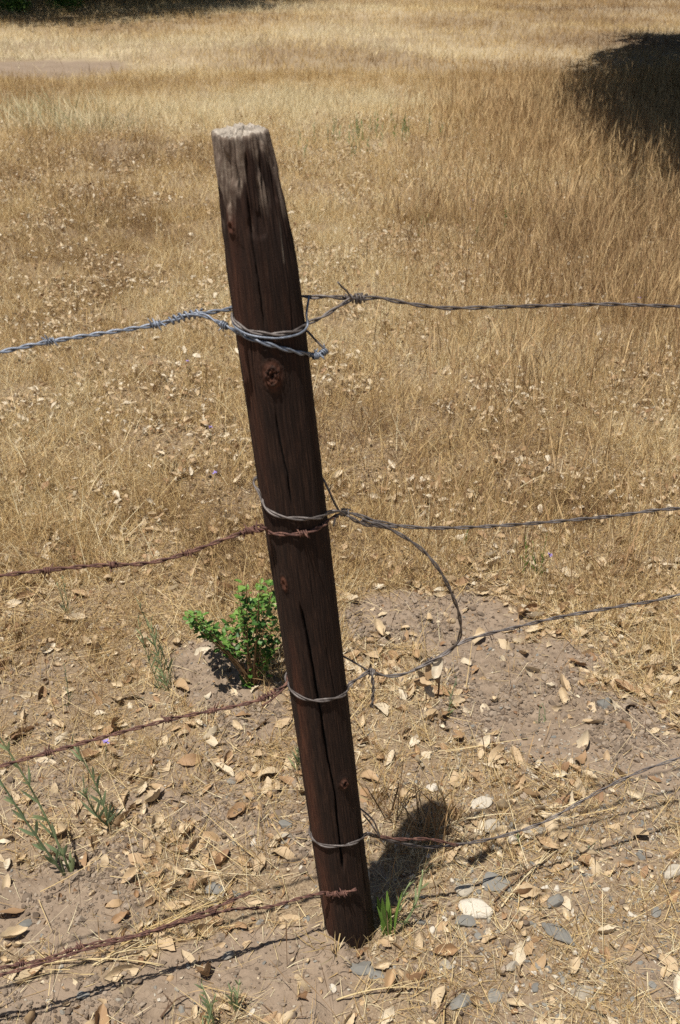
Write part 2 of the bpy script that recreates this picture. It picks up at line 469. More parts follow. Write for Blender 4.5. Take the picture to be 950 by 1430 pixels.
# taller brown stalks, mostly to the right
def tdens(x, y):
    right = sm(-.2, 1.6, x - .10 * y + .6) * sm(2.9, 4.2, y) * (1 - sm(10, 15, y))
    edge = sm(2.3, 2.6, y) * (1 - sm(3.0, 3.6, y)) * sm(0, .25, x) * .35
    return np.clip(np.maximum(right, edge) * (1 - 1.4 * bare(x, y)) * (.4 + .6 * sm(-.1, .15, fbm(x * 2, y * 2, 71, 3))), 0.004, 1)
sprof = np.array([1, .9, .8, .7, 2.2, 1.6, .2])
L = []
xy = scatter(16000, 2.3, 7, 1.2, tdens); n = len(xy)
L.append(blades(xy, U_(n, .10, .30), U_(n, .0009, .0018), U_(n, 0, .35), U_(n, -.2, .6), U_(n, .25, 1.0), 7, sprof))
xy = scatter(26000, 6.5, 14, 1.2, tdens); n = len(xy)
L.append(blades(xy, U_(n, .12, .32), U_(n, .0014, .0028), U_(n, 0, .35), U_(n, -.2, .6), U_(n, .45, 1.0), 7, sprof))
xy = scatter(900, 1.15, 3.2, 1.2, lambda x, y: .15 + 0 * x); n = len(xy)
L.append(blades(xy, U_(n, .04, .13), U_(n, .0007, .0014), U_(n, 0, .7), U_(n, -.3, .8), U_(n, 0, .8), 7, sprof))
V, Fs, T = merge3(L)
o = link('brown_grass_stalks', mesh_np('tall_grass', V, Fs, {'tint': T}), M_STEM)
tag(o, 'taller thin brown grass stalks with seed tips on the right of the field', 'grass', kind='stuff')

# ---------------------------------------------------------------- straw and fine litter lying on the ground (stuff)
def sdens(x, y): return np.clip(1.05 - bare(x, y) * .95, .12, 1) * (.4 + .6 * sm(-.15, .1, fbm(x * 6, y * 6, 81, 3)))
xy = scatter(42000, 1.0, 4.5, 1.25, sdens); n = len(xy)
V, Fs, T = blades(xy, U_(n, .012, .06) , U_(n, .0008, .0022), U_(n, 1.35, 1.62), U_(n, -.35, .3), np.clip(U_(n, -.1, 1.05), 0, .96), 4, z0=H(*xy.T) + U_(n, .002, .009))
Lx = [(V, Fs, T)]
xy = scatter(520, 1.05, 2.6, 1.2, lambda x, y: 1.02 - bare(x, y)); n = len(xy)
Lx.append(blades(xy, U_(n, .08, .22), U_(n, .0010, .0022), U_(n, 1.4, 1.56), U_(n, -.2, .12), U_(n, .55, .95), 7, z0=H(*xy.T) + U_(n, .006, .02)))
V, Fs, T = merge3(Lx)
o = link('straw_litter', mesh_np('straw', V, Fs, {'tint': T}), M_GRASS)
tag(o, 'broken pieces of pale straw lying flat on the soil', 'straw', kind='stuff')

tick(1)
# ---------------------------------------------------------------- oak leaves
def leaf_proto(seed, curl, fold, lobes):
    r = np.random.default_rng(seed)
    nu, nv = 5, 9
    s = np.linspace(0, 1, nv)
    half = .215 * np.sin(np.pi * s ** .85) ** .75 * (1 + lobes * np.sin(s * 19 + r.random() * 6)) + .012
    half[0] = .02; half[-1] = .015
    u = np.linspace(-1, 1, nu)
    xx = u[None] * half[:, None] * (1 + .08 * r.standard_normal((nv, nu)) * (np.abs(u) == 1)[None])
    yy = (s[:, None] - .5) + 0 * xx
    zz = fold * np.abs(xx) ** 1.3 * 2.2 + curl * (yy ** 2) * 1.6 + .05 * r.standard_normal() * xx * yy * 8 + .012 * r.standard_normal((nv, nu))
    tw = r.uniform(-.9, .9) * yy
    x2 = xx * np.cos(tw) - zz * np.sin(tw); z2 = xx * np.sin(tw) + zz * np.cos(tw)
    V = np.stack([x2, yy, z2 - z2.min() * .6], -1).reshape(-1, 3)
    V[:, 1] += .1 * r.standard_normal() * V[:, 0]
    return V, grid_faces(nu, nv)
PROTO = [leaf_proto(100 + i, [.35, -.3, .6, .1, -.6, .2, .5, -.15, .75, -.45][i % 10], [.5, .25, .9, .1, -.5, .6, -.3, .35, 1.1, .05][i % 10], [.0, .10, .04, .14, .0, .08, .12, .03][i % 8]) for i in range(14)]
def ldens(x, y):
    b = bare(x, y)
    patch = sm(-.08, .12, fbm(x * 3.2, y * 3.2, 91, 4))
    r = np.hypot(x, y)
    return np.clip((.10 + .90 * patch) * (1.05 - .9 * sm(.35, .9, b)) * (1 - .45 * sm(5, 10, r)) * (1 - .5 * sm(.2, 1.8, x - .1 * y + .4) * sm(3, 5, y)), .03, 1)
NL = 26000
xy = scatter(NL, 1.0, 10.5, 1.15, ldens)
xy = np.vstack([xy, scatter(1500, 1.0, 2.7, 1.15, lambda x, y: np.clip(1.1 - bare(x, y), .08, 1))])
NL = len(xy)
for a_, c_ in [(665, 1271), (784, 1309), (652, 1243), (672, 1122), (690, 1236)]:
    g_ = G(a_, c_); xy = xy[np.hypot(xy[:, 0] - g_.x, xy[:, 1] - g_.y) > .05]
NL = len(xy)
size = np.clip(rng.lognormal(math.log(.033), .36, NL), .012, .060)
size *= 1 - .30 * sm(2.3, 3.4, xy[:, 1])
tint = np.clip(rng.beta(1.9, 1.25, NL) + .12 * sm(2.4, 3.4, xy[:, 1]), 0, 1)
yaw = U_(NL, 0, 6.283); tilt = rng.normal(0, .42, NL); roll = rng.normal(0, .65, NL)
z = H(*xy.T)
zoff = size * (-.10 + .26 * rng.random(NL)) + .045 * sm(2.3, 3.6, xy[:, 1]) * rng.random(NL) ** .7
pos = np.column_stack([xy, z + zoff])
kind = rng.integers(0, len(PROTO), NL)
px, py, dep = project(pos)
inview = (px > 8) & (px < 942) & (py > 8) & (py < 1422)
score = np.where(inview, size / dep, 0)
# hidden behind the post: not among the ones that show
hid = np.zeros(NL, bool)
for f_ in np.linspace(0, 1, 60):
    c = BASE + AX * (f_ * LEN); q = project(np.array([c]))
    hid |= (np.abs(px - q[0][0]) < RAD * F / q[2][0]) & (np.abs(py - q[1][0]) < 24)
score[hid] = 0
order = np.argsort(-score)
indiv = order[:300]; mass = np.ones(NL, bool)  # the rest is one litter object
indiv = order[:300]; mass[indiv] = False
LP = []
for k, (pv, pf) in enumerate(PROTO):
    m = mass & (kind == k)
    V, Fs, A = inst(pv, pf, rotm(yaw[m], tilt[m], roll[m], size[m]), pos[m], per={'tint': tint[m]})
    LP.append((V, Fs, A['tint']))
for k in range(6):
    f_ = scatter(2600, 1.0, 3.6, 1.2, lambda x, y: np.clip(1.15 - bare(x, y), .12, 1) * (.25 + .75 * sm(-.1, .1, fbm(x * 8, y * 8, 97)))); n = len(f_)
    pv, pf = PROTO[k * 2]; pv = pv * [1.25, .8, 1.0]; s_ = np.clip(rng.lognormal(math.log(.010), .4, n), .004, .022)
    V, Fs, A = inst(pv, pf, rotm(U_(n, 0, 6.28), rng.normal(0, .6, n), rng.normal(0, .7, n), s_), np.column_stack([f_, H(*f_.T) + s_ * .12]), per={'tint': np.clip(rng.beta(1.2, 1.2, n), 0, 1)})
    LP.append((V, Fs, A['tint']))
V, Fs, T = merge3(LP)
o = link('leaf_litter', mesh_np('leaf_litter', V, Fs, {'tint': T}), M_LEAF)
tag(o, 'litter of small tan fallen oak leaves spread through the dry grass', 'leaf litter', kind='stuff')

def zone(px, py):
    v = 'along the bottom edge' if py > 1340 else 'level with the post foot' if py > 1240 else 'near lowest wire height' if py > 1120 else \
        'near third wire height' if py > 900 else 'level with the seedling' if py > 800 else 'in the grass beyond'
    h = 'at far left' if px < 150 else 'mid left' if px < 330 else 'just left of post' if px < 460 else 'just right of post' if px < 640 else 'mid right' if px < 800 else 'at far right'
    return h, v
TN = ['dark brown', 'brown', 'tan', 'golden tan', 'pale tan', 'bleached']
meshes = {}
for i in indiv:
    q = int(tint[i] * 5.99)
    key = (int(kind[i]), q)
    if key not in meshes:
        pv, pf = PROTO[key[0]]
        meshes[key] = mesh_np('oak_leaf', pv, pf, {'tint': np.full(len(pv), (q + .5) / 6)})
        meshes[key].materials.append(M_LEAF)
    o = link('fallen_leaf', meshes[key])
    o.location = pos[i]
    Rm = rotm(yaw[i:i + 1], tilt[i:i + 1], roll[i:i + 1], np.ones(1))[0]
    from mathutils import Matrix
    o.rotation_euler = Matrix(Rm.tolist()).to_euler()
    s_ = float(size[i]); o.scale = (s_, s_, s_)
    h_, v_ = zone(px[i], py[i])
    shape = 'curled' if key[0] % 10 in (2, 4, 6, 8) else 'flat'
    sz = 'large' if s_ > .036 else 'medium' if s_ > .027 else 'small'
    o['_k'] = 0; del o['_k']
    tag(o, f'{sz} {TN[q]} {shape} oak leaf {h_}, {v_}', 'fallen leaf', 'fallen oak leaves on the ground')

tick(2)
# ---------------------------------------------------------------- stones
def stone_mesh(seed, flat, t, facets=9, sub=3, ecc=.75):
    r = np.random.default_rng(seed)
    bm = bmesh.new(); bmesh.ops.create_icosphere(bm, subdivisions=sub, radius=1)
    V = np.array([v.co for v in bm.verts]); Fq = np.array([[v.index for v in f.verts] for f in bm.faces]); bm.free()
    for _ in range(facets):
        d = r.standard_normal(3); d /= np.linalg.norm(d); c = r.uniform(.45, .8)
        k = V @ d; V = V - np.maximum(k - c, 0)[:, None] * d * .92
    V = V + .03 * r.standard_normal(V.shape) * 0
    V += V * (.10 * np.sin(V[:, [1]] * 5 + seed) * np.cos(V[:, [0]] * 4 + seed * 2))
    V[:, 1] *= ecc; V[:, 2] *= flat
    V[:, :2] /= np.abs(V[:, 0]).max(); V[:, 2] /= np.abs(V[:, 0]).max() if False else 1
    me = mesh_np('stone', V * .5, Fq, {'tint': np.full(len(V), t)}, smooth=False)
    me.materials.append(M_STONE)
    return me, V * .5, Fq
def on_ground(px_, py_, dz=0.0):
    g = G(px_, py_)
    for _ in range(4):
        g = G(px_, py_, float(H(np.array([g.x]), np.array([g.y]))[0]))
    g.z += dz
    return g
def put_stone(px_, py_, size_px, flat, ecc, t, yaw_, label, seed, tilt_=(0, 0), lift=.12, facets=9):
    g = on_ground(px_, py_)
    d = project(np.array([g]))[2][0]
    s_ = size_px * d / F
    me, _, _ = stone_mesh(seed, flat, t, facets, ecc=ecc)
    o = link('stone', me); o.scale = (s_, s_, s_); o.location = g + Vector((0, 0, s_ * flat * lift))
    o.rotation_euler = (tilt_[0], tilt_[1], yaw_)
    tag(o, label, 'stone', 'stones on the ground')
put_stone(665, 1271, 52, .30, .62, .97, -.25, 'large cream white stone with a curved top, right of the post foot', 1, (.12, -.1), .25, 5)
put_stone(784, 1309, 66, .16, .42, .12, -.75, 'long flat slate grey stone slab at lower right', 2, (.1, 0), .3, 7)
put_stone(652, 1243, 36, .4, .7, .78, .4, 'pale buff stone wedge just above the large cream stone', 3, (.2, .1), .2)
put_stone(690, 1236, 54, .25, .6, .25, -.3, 'grey green slab beside the buff stone wedge', 4, (.1, .1), .2)
put_stone(648, 1288, 30, .5, .8, .22, .2, 'dark rounded stone tucked under the large cream stone', 5)
put_stone(672, 1122, 34, .5, .75, .92, .4, 'white stone right of the post shadow tip', 6)
put_stone(688, 1158, 34, .5, .8, .82, 1.2, 'pale buff stone below the white one beside the lowest wire', 7)
put_stone(745, 1160, 38, .25, .7, .55, .2, 'flat tan stone under the lowest right wire', 8)
put_stone(604, 1104, 20, .6, .8, .95, .4, 'small pale stone at the tip of the post shadow', 9, (0, 0), .4)
put_stone(776, 1262, 32, .5, .7, .2, .9, 'dark grey stone above the slate slab', 10)
put_stone(503, 1352, 34, .3, .7, .15, .1, 'flat slate chip below the post foot', 11)
put_stone(524, 1360, 34, .3, .7, .22, -.6, 'grey green slate chip right of the first chip below the post', 12)
put_stone(645, 1402, 40, .6, .75, .3, .5, 'blocky grey stone by the bottom edge right of centre', 13)
put_stone(690, 1392, 30, .5, .75, .38, .9, 'rounded grey stone right of the blocky one at the bottom', 14)
put_stone(815, 1388, 36, .5, .75, .75, .2, 'rounded buff stone near the bottom right', 15)
put_stone(842, 983, 28, .5, .85, .15, .2, 'dark grey clod like stone on the bare dirt at right', 16)
put_stone(300, 1240, 34, .35, .7, .28, .4, 'slate grey stone beside a leaf pile left of the post', 17)
put_stone(325, 1252, 30, .3, .7, .2, -.4, 'flat grey stone chip left of the post above the rusty wire', 18)
put_stone(115, 1390, 26, .4, .7, .3, -.4, 'small grey stone at lower left', 19)
put_stone(940, 1220, 36, .5, .7, .85, .4, 'pale stone at the right edge', 20)
put_stone(318, 1335, 22, .5, .7, .4, .4, 'grey pebble on bare soil under the rusty wire', 21)
put_stone(400, 1172, 26, .6, .8, .7, 1.2, 'tan stone left of the lowest wire tie', 22)
put_stone(715, 1350, 24, .5, .7, .7, .8, 'buff pebble between the slate slab and the bottom edge', 23)
# a hundred or so smaller ones, one object each
SP = [stone_mesh(200 + k, [.35, .5, .65, .3][k % 4], [.1, .25, .4, .55, .75, .95][k % 6], 8, 2, [.6, .8, .7][k % 3]) for k in range(18)]
cnt = 0; tries = 0
while cnt < 130 and tries < 4000:
    tries += 1
    a, c = rng.uniform(5, 945), rng.uniform(1060, 1425)
    pr = .1 + .9 * sm(520, 760, a) * sm(1130, 1230, c)
    if rng.random() > pr: continue
    if 430 < a < 535 and c < 1330: continue
    g = on_ground(a, c); k = int(rng.integers(18)); s_ = float(np.clip(rng.lognormal(math.log(.013), .4), .007, .032))
    o = link('pebble', SP[k][0]); o.scale = (s_, s_, s_); o.location = g + Vector((0, 0, s_ * .08)); o.rotation_euler = (rng.normal(0, .15), rng.normal(0, .15), rng.uniform(0, 6.28))
    cn = ['slate grey', 'grey', 'grey brown', 'tan', 'buff', 'cream'][k % 6]; fn = ['flat', 'chunky', 'rounded', 'thin'][k % 4]
    h_, v_ = zone(a, c)
    tag(o, f'{"larger" if s_ > .016 else "tiny" if s_ < .011 else "small"} {fn} {cn} pebble {h_}, {v_}', 'pebble', 'pebbles on the ground')
    cnt += 1
# gravel and crumbs (stuff)
LP = []
def grdens(x, y): return .12 + .88 * sm(.0, .35, x) * (1 - sm(1.75, 2.0, y))
for k in range(6):
    xy = scatter(800, 1.02, 2.4, 1.2, grdens); n = len(xy); s_ = np.clip(rng.lognormal(math.log(.006), .4, n), .003, .014)
    V, Fs, A = inst(SP[k * 3][1], SP[k * 3][2], rotm(U_(n, 0, 6.28), rng.normal(0, .3, n), rng.normal(0, .3, n), s_), np.column_stack([xy, H(*xy.T) + s_ * .1]), per={'tint': rng.random(n)})
    LP.append((V, Fs, A['tint']))
V, Fs, T = merge3(LP)
o = link('gravel', mesh_np('gravel', V, Fs, {'tint': T}, smooth=False), M_STONE)
tag(o, 'fine grey and buff gravel scattered on the soil', 'gravel', kind='stuff')
LP = []
CM = [stone_mesh(300 + k, .7, .5, 6, 1, .85) for k in range(5)]
for k in range(5):
    xy = scatter(7500, 1.02, 3.3, 1.2, lambda x, y: (.15 + .85 * sm(.3, .7, bare(x, y))) * (.15 + .85 * sm(-.05, .1, fbm(x * 8, y * 8, 95)))); n = len(xy); s_ = np.clip(rng.lognormal(math.log(.0040), .6, n), .0013, .022)
    V, Fs, A = inst(CM[k][1], CM[k][2], rotm(U_(n, 0, 6.28), rng.normal(0, .5, n), rng.normal(0, .5, n), s_), np.column_stack([xy, H(*xy.T) + s_ * .12]), per={'tint': rng.random(n)})
    LP.append((V, Fs, A['tint']))
V, Fs, T = merge3(LP)
o = link('soil_crumbs', mesh_np('crumbs', V, Fs, {'tint': T}, smooth=False), M_CRUMB)
tag(o, 'loose crumbs of dry brown soil on the bare patches', 'soil', kind='stuff')

tick(3)
# ---------------------------------------------------------------- fence post
post = empty('fence_post', BASE)
tag(post, 'leaning round dark brown wooden fence post with grey weathered top, standing in dry soil', 'fence post')
NT, NV = 340, 900
t0_, t1_ = -.10, LEN
th = np.arange(NT) / NT * 2 * np.pi
tt = np.linspace(t0_, t1_, NV)
TH, TT = np.meshgrid(th, tt)
KN = []      # (theta, t, rx, rt)
def t_of(py_, ang=math.pi / 2, r=RAD):
    lo, hi = -.05, LEN + .05
    for _ in range(40):
        m = (lo + hi) / 2; p = BASE + AX * m + (E1 * math.cos(ang) + E2 * math.sin(ang)) * r
        if project(np.array([p]))[1][0] > py_: lo = m
        else: hi = m
    return (lo + hi) / 2
_TH = {}
def th_of(px_, py_):
    if (px_, py_) in _TH: return _TH[px_, py_]
    best = None
    for a in np.linspace(.05, math.pi - .05, 200):
        t = None
        p = BASE + AX * t_of(py_, a) + (E1 * math.cos(a) + E2 * math.sin(a)) * RAD
        d = abs(project(np.array([p]))[0][0] - px_)
        if best is None or d < best[0]: best = (d, a, t_of(py_, a))
    _TH[px_, py_] = (best[1], best[2])
    return best[1], best[2]
KN = [(*th_of(381, 524), .0125, .020), (*th_of(480, 1094), .008, .011), (*th_of(322, 318), .006, .010), (*th_of(398, 815), .006, .014)]
def adist(a, b): return (a - b + np.pi) % (2 * np.pi) - np.pi
def post_fields(TH, TT):
    rad = RAD * (1 + .0 * TT)
    rad = rad * (1 + .05 * (vn(TT * 3, TT * 0, 4) - .5)) * (1 - .03 * sm(.1, 0, TT))
    top = LEN - TT
    ruf = 1 - sm(.03, .17, top)
    rad = rad + ruf * .0035 * (vn(TH * 16, TT * 40, 81) - .5) + .0016 * (vn(TH * 22, TT * 22, 83) - .5) * (.4 + ruf) - ruf * .0045 * sm(.62, .8, vn(TH * 7, TT * 30, 85))
    rad = rad * (1 - .36 * (1 - sm(-.06, .18, top)) * (.66 + .34 * np.cos(TH)) - .07 * (1 - sm(0, .3, top)))
    rad = rad - .0012 * (1 - sm(0, .004, top)) ** 2 + .00055 * (vn(TH * 70, TT * 7, 91) - .5) + .0005 * (vn(TH * 28, TT * 3, 92) - .5) * 2
    cxn = np.cos(TH); sxn = np.sin(TH)
    rad = rad + .0028 * (vn(cxn * 1.5 + 9, sxn * 1.5 + TT * 1.2, 6) - .5)
    rad = rad + .0016 * (vn(TH * 9 / 1.0, TT * 4, 12) - .5) * (np.sin(TH / 2) ** .2)
    U0 = TH * RAD; V0 = TT.copy()
    red = np.zeros_like(TT); GU = U0.copy(); GV = V0.copy()
    for a, t, rx, rt in KN:
        du = adist(TH, a) * RAD; dv = TT - t
        q = np.sqrt((du / rx) ** 2 + (dv / rt) ** 2)
        fall = np.exp(-(q / 1.6) ** 2)
        GU = GU + np.sign(du) * rx * .9 * fall * -1 * np.minimum(1, np.abs(du) / rx * 2)
        red = np.maximum(red, .9 * (1 - sm(.6, 1.5, q)))
        rad = rad + .0035 * np.exp(-(q / 1.1) ** 2) - .004 * np.exp(-((q) / .35) ** 2)
        rad = rad + .0004 * np.sin(q * 12) * np.exp(-(q / 1.5) ** 2) + .0022 * (vn(du * 400 + 50, dv * 300 + 50, 5) - .5) * np.exp(-(q / 1.3) ** 2)
    red = np.maximum(red, .75 * np.exp(-((adist(TH, 2.75)) / .45) ** 2) * sm(-.1, .25, vn(TT * 5 + 3, TH * 2, 9) - .35))
    # checks (long drying cracks)
    red = np.maximum(red, .45 * sm(LEN * .55, LEN * .9, TT) * vn(TH * 4, TT * 6, 17))
    crack = np.zeros_like(TT)
    segs = [([(345, 275), (352, 340), (362, 400), (370, 462)], .0009, .004), ([(385, 575), (392, 620), (402, 665), (407, 705)], .0011, .004),
            ([(420, 850), (432, 900), (442, 960), (450, 1010), (458, 1060), (468, 1110), (473, 1160), (480, 1215)], .0019, .010),
            ([(327, 235), (331, 268)], .0030, .008), ([(371, 244), (372, 266)], .0030, .007),
            ([(350, 470), (360, 560)], .0008, .002), ([(405, 420), (410, 470)], .0008, .002), ([(380, 760), (400, 900)], .0009, .003), ([(430, 780), (440, 860)], .0008, .002), ([(455, 900), (470, 980)], .0008, .002),
            ([(500, 1150), (510, 1240)], .0014, .004), ([(345, 560), (375, 700)], .0007, .002)]
    for pts, w, dp in segs:
        q = [th_of(*p) for p in pts]
        ts = np.array([a[1] for a in q])[::-1]; hs = np.array([a[0] for a in q])[::-1]
        if ts[0] > ts[-1]: ts, hs = ts[::-1], hs[::-1]
        c = np.interp(TT, ts, hs) + .02 * (vn(TT * 40, TT * 0 + w * 1e4, 3) - .5) + .015 * (vn(TT * 130, TT * 0, 8) - .5)
        inside = sm(ts[0] - .02, ts[0] + .02, TT) * (1 - sm(ts[-1] - .02, ts[-1] + .02, TT))
        du = adist(TH, c) * RAD
        ww = w * (.35 + .65 * inside) * (.7 + .6 * vn(TT * 25, TT * 0, 15))
        g = np.exp(-(du / ww) ** 2) * inside
        rad = rad - dp * g; crack = np.maximum(crack, sm(.3, .8, g) * (.95 if w > .001 else .6))
    # pale resin drip
    drip = np.zeros_like(TT)
    a0, t0 = th_of(397, 365); a1, t1 = th_of(392, 300)
    c = np.interp(TT, [t0, t1], [a0, a1]); drip = np.exp(-(adist(TH, c) * RAD / .0009) ** 2) * sm(t0 - .004, t0, TT) * (1 - sm(t1 - .02, t1, TT)) * .55 * (.4 + .6 * vn(TT * 90, TT * 0, 2))
    weather = .95 * (1 - sm(.02, .15, top + .09 * (vn(TH * 5, TT * 14, 14) - .5))) - .5 * sm(.5, .8, vn(TH * 4, TT * 25, 87)) + .35 * (1 - sm(0, .03, top)) + .12 * vn(TH * 3, TT * 6, 19) * (1 - sm(.2, .5, top))
    return rad, dict(gu=GU, gv=GV, red=red, crack=crack, drip=drip, weather=weather)
rad, A = post_fields(TH, TT)
# uneven sawn top
top_off = .006 * (vn(np.cos(TH) * 2 + 5, np.sin(TH) * 2 + 5, 44) - .5) + .004 * (vn(TH * 14, TH * 0, 46) - .5)
TT2 = TT + top_off * sm(LEN - .05, LEN, TT)
e1 = np.array(E1); e2 = np.array(E2); ax = np.array(AX)
V = TT2[..., None] * ax + rad[..., None] * (np.cos(TH)[..., None] * e1 + np.sin(TH)[..., None] * e2)
V = V.reshape(-1, 3); Fq = grid_faces(NT, NV, True)
# end grain cap: concentric rings, slightly dished and rough
rings = []
nr = 14
for k in range(1, nr + 1):
    f = 1 - k / (nr + .5)
    rr = rad[-1] * f
    zt = TT2[-1] + .0010 * (1 - f) + .0035 * (vn(np.cos(th) * f * 7 + 3, np.sin(th) * f * 7, 52) - .5) * 1.6 + .0012 * np.sin(f * 38)
    rings.append(zt[:, None] * ax + rr[:, None] * (np.cos(th)[:, None] * e1 + np.sin(th)[:, None] * e2))
V2 = np.vstack([V] + rings)
F2 = grid_faces(NT, nr + 1, True) + (NV - 1) * NT
at = {}
for k, v in A.items():
    ext = {'weather': np.full(NT * nr, 1.9), 'gu': None, 'gv': None}.get(k, np.zeros(NT * nr))
    if k == 'gu': ext = np.concatenate([np.cos(th) * rad[-1] * (1 - q / nr) * 1.0 for q in range(1, nr + 1)])
    if k == 'gv': ext = np.concatenate([np.sin(th) * rad[-1] * (1 - q / nr) * 12 for q in range(1, nr + 1)])
    at[k] = np.concatenate([v.ravel(), ext])
body = link('post_body', mesh_np('post_body', V2, np.vstack([Fq, F2]), at), M_WOOD, post)
# knots as pieces of their own, proud of the surface
for a, t, rx, rt in KN[:2]:
    qq = np.linspace(0, 1.0, 16); ph = np.arange(48) / 48 * 2 * np.pi
    Q, PH = np.meshgrid(qq, ph, indexing='ij')
    du = Q * rx * np.cos(PH) * .85; dv = Q * rt * np.sin(PH) * .85
    th_k = a + du / RAD; t_k = t + dv
    r_k, Ak = post_fields(th_k, t_k)
    r_k = r_k + .0022 * (1 - sm(.72, 1, Q)) - .0035 * sm(.88, 1, Q) - .0028 * (1 - sm(0, .35, Q)) + .0005 * np.sin(Q * 20 + 1.4 * np.sin(PH * 2)) + .0032 * (vn(du * 450, dv * 450, 3) - .5)
    Vk = t_k[..., None] * ax + r_k[..., None] * (np.cos(th_k)[..., None] * e1 + np.sin(th_k)[..., None] * e2)
    Ak['red'] = np.clip(.2 + .9 * vn(du * 500, dv * 350, 9).ravel() - .3 * Q.ravel() ** 3, 0, 1); Ak['gu'] = Q.ravel() * .05; Ak['gv'] = PH.ravel() * .02
    Ak['crack'] = (1 - sm(.1, .35, Q)).ravel() * .8; Ak['drip'] = Q.ravel() * 0; Ak['weather'] = Q.ravel() * 0
    kme = mesh_np('knot', Vk.reshape(-1, 3), grid_faces(48, 16, True), Ak)
    k_ = link('knot', kme, M_WOOD, post)
    k_['label'] = 'reddish brown oval knot in the dark wood'

tick(4)
# ---------------------------------------------------------------- wires
WR = .0015
def S(ang_deg, py_, extra=.0022):
    """a point just off the post's skin at an angle round it (0 right, 90 front, 180 left)"""
    a = R(ang_deg); t = t_of(py_, a) if 0 <= (ang_deg % 360) <= 180 else t_of(py_, a, RAD)
    r_ = float(post_fields(np.array([[a % (2 * math.pi)]]), np.array([[t]]))[0][0, 0])
    r_ = max(r_, RAD * .975)
    return np.array(BASE + AX * t + (E1 * math.cos(a) + E2 * math.sin(a)) * (r_ + extra))
def Pn(px_, py_, off=0.0, clear=.006):
    p = P(px_, py_, off)
    g = float(H(np.array([p.x]), np.array([p.y]))[0]) + clear
    if p.z < g:
        d = ray(px_, py_); q = G(px_, py_, g)
        for _ in range(4): q = G(px_, py_, float(H(np.array([q.x]), np.array([q.y]))[0]) + clear)
        p = q
    return np.array(p)
FENCE_GROUP = 'wires of the barbed wire fence'
def strands(parent, pts, mat, pitch, r=WR, name='strand', amp=1.05, phase=0, n=2, taper=None, wob=.0):
    c, u = catmull(pts, .0035)
    if wob:
        for k in range(3): c[:, k] += wob * (vn(u * 14 + k * 31, u * 0, 5 + k) - .5) * 2 * sm(0, .03, u) * (1 - sm(u[-1] - .03, u[-1], u))
    _, _, (t, nn, bb) = tube(c, r, 4)
    for s in range(n):
        a = phase + u / pitch * 2 * np.pi + s * 2 * np.pi / n + .9 * (vn(u * 9, u * 0, 3) - .5)
        am = r * amp * (1 + .18 * vn(u * 30, u * 0, 7 + s))
        q = c + (np.cos(a)[:, None] * nn + np.sin(a)[:, None] * bb) * am[:, None] if n > 1 else c
        V, Fs, _ = tube(q, r, 8)
        link(name, mesh_np(name, V - np.array(parent.location), Fs), mat, parent)
    return c, u, (t, nn, bb)
def barb(parent, fr, i, mat, length=.013, seed=0):
    c, u, (t, nn, bb) = fr
    rr = np.random.default_rng(seed)
    p = c[i]; T_, Nn, B_ = t[i], nn[i], bb[i]
    parts = []
    for s in (0, 1):
        ph0 = rr.uniform(0, 6.28)
        k = np.linspace(0, 1, 26); ang = ph0 + k * 2.1 * 2 * np.pi
        coil = p + T_ * ((k[:, None] - .5) * .007 + (s - .5) * .004) + (np.cos(ang)[:, None] * Nn + np.sin(ang)[:, None] * B_) * (WR * 2.55)
        d0 = coil[0] - coil[1]; d0 /= np.linalg.norm(d0); d1 = coil[-1] - coil[-2]; d1 /= np.linalg.norm(d1)
        o0 = (coil[0] - p); o0 /= np.linalg.norm(o0); o1 = coil[-1] - p; o1 /= np.linalg.norm(o1)
        e0 = coil[0] + (d0 + .45 * o0) * length * .62 * rr.uniform(.6, 1.25); e1_ = coil[-1] + (d1 + .45 * o1) * length * .62 * rr.uniform(.6, 1.25)
        path = np.vstack([e0, coil[0] + (e0 - coil[0]) * .5, coil, coil[-1] + (e1_ - coil[-1]) * .5, e1_])
        rad_ = np.full(len(path), WR * .8); rad_[0] = rad_[-1] = .0002
        V, Fs, _ = tube(path, rad_, 6); parts.append((V - np.array(parent.location), Fs))
    V, Fs = join(parts)
    b_ = link('barb', mesh_np('barb', V, Fs), mat, parent)
    return b_
def near_idx(fr, px_, py_):
    X_, Y_, _ = project(fr[0]); return int(np.argmin((X_ - px_) ** 2 + (Y_ - py_) ** 2))
def coil(parent, fr, i0, i1, mat, turns, rr=WR * 3.1, name='wrap', r=WR * .9):
    c, u, (t, nn, bb) = fr
    if i0 > i1: i0, i1 = i1, i0
    m = max(30, turns * 22); idx = np.linspace(i0, i1, m)
    g = lambda A_: np.stack([np.interp(idx, np.arange(len(A_)), A_[:, k]) for k in range(3)], -1)
    a = np.linspace(0, turns * 2 * np.pi, m)
    q = g(c) + (np.cos(a)[:, None] * g(nn) + np.sin(a)[:, None] * g(bb)) * rr
    V, Fs, _ = tube(q, r, 7)
    return link(name, mesh_np(name, V - np.array(parent.location), Fs), mat, parent)
def single(parent, pts, mat, r=WR, name='tie_loop', step=.003):
    c, u = catmull(pts, step); V, Fs, f = tube(c, r, 8)
    link(name, mesh_np(name, V - np.array(parent.location), Fs), mat, parent); return c, u, f

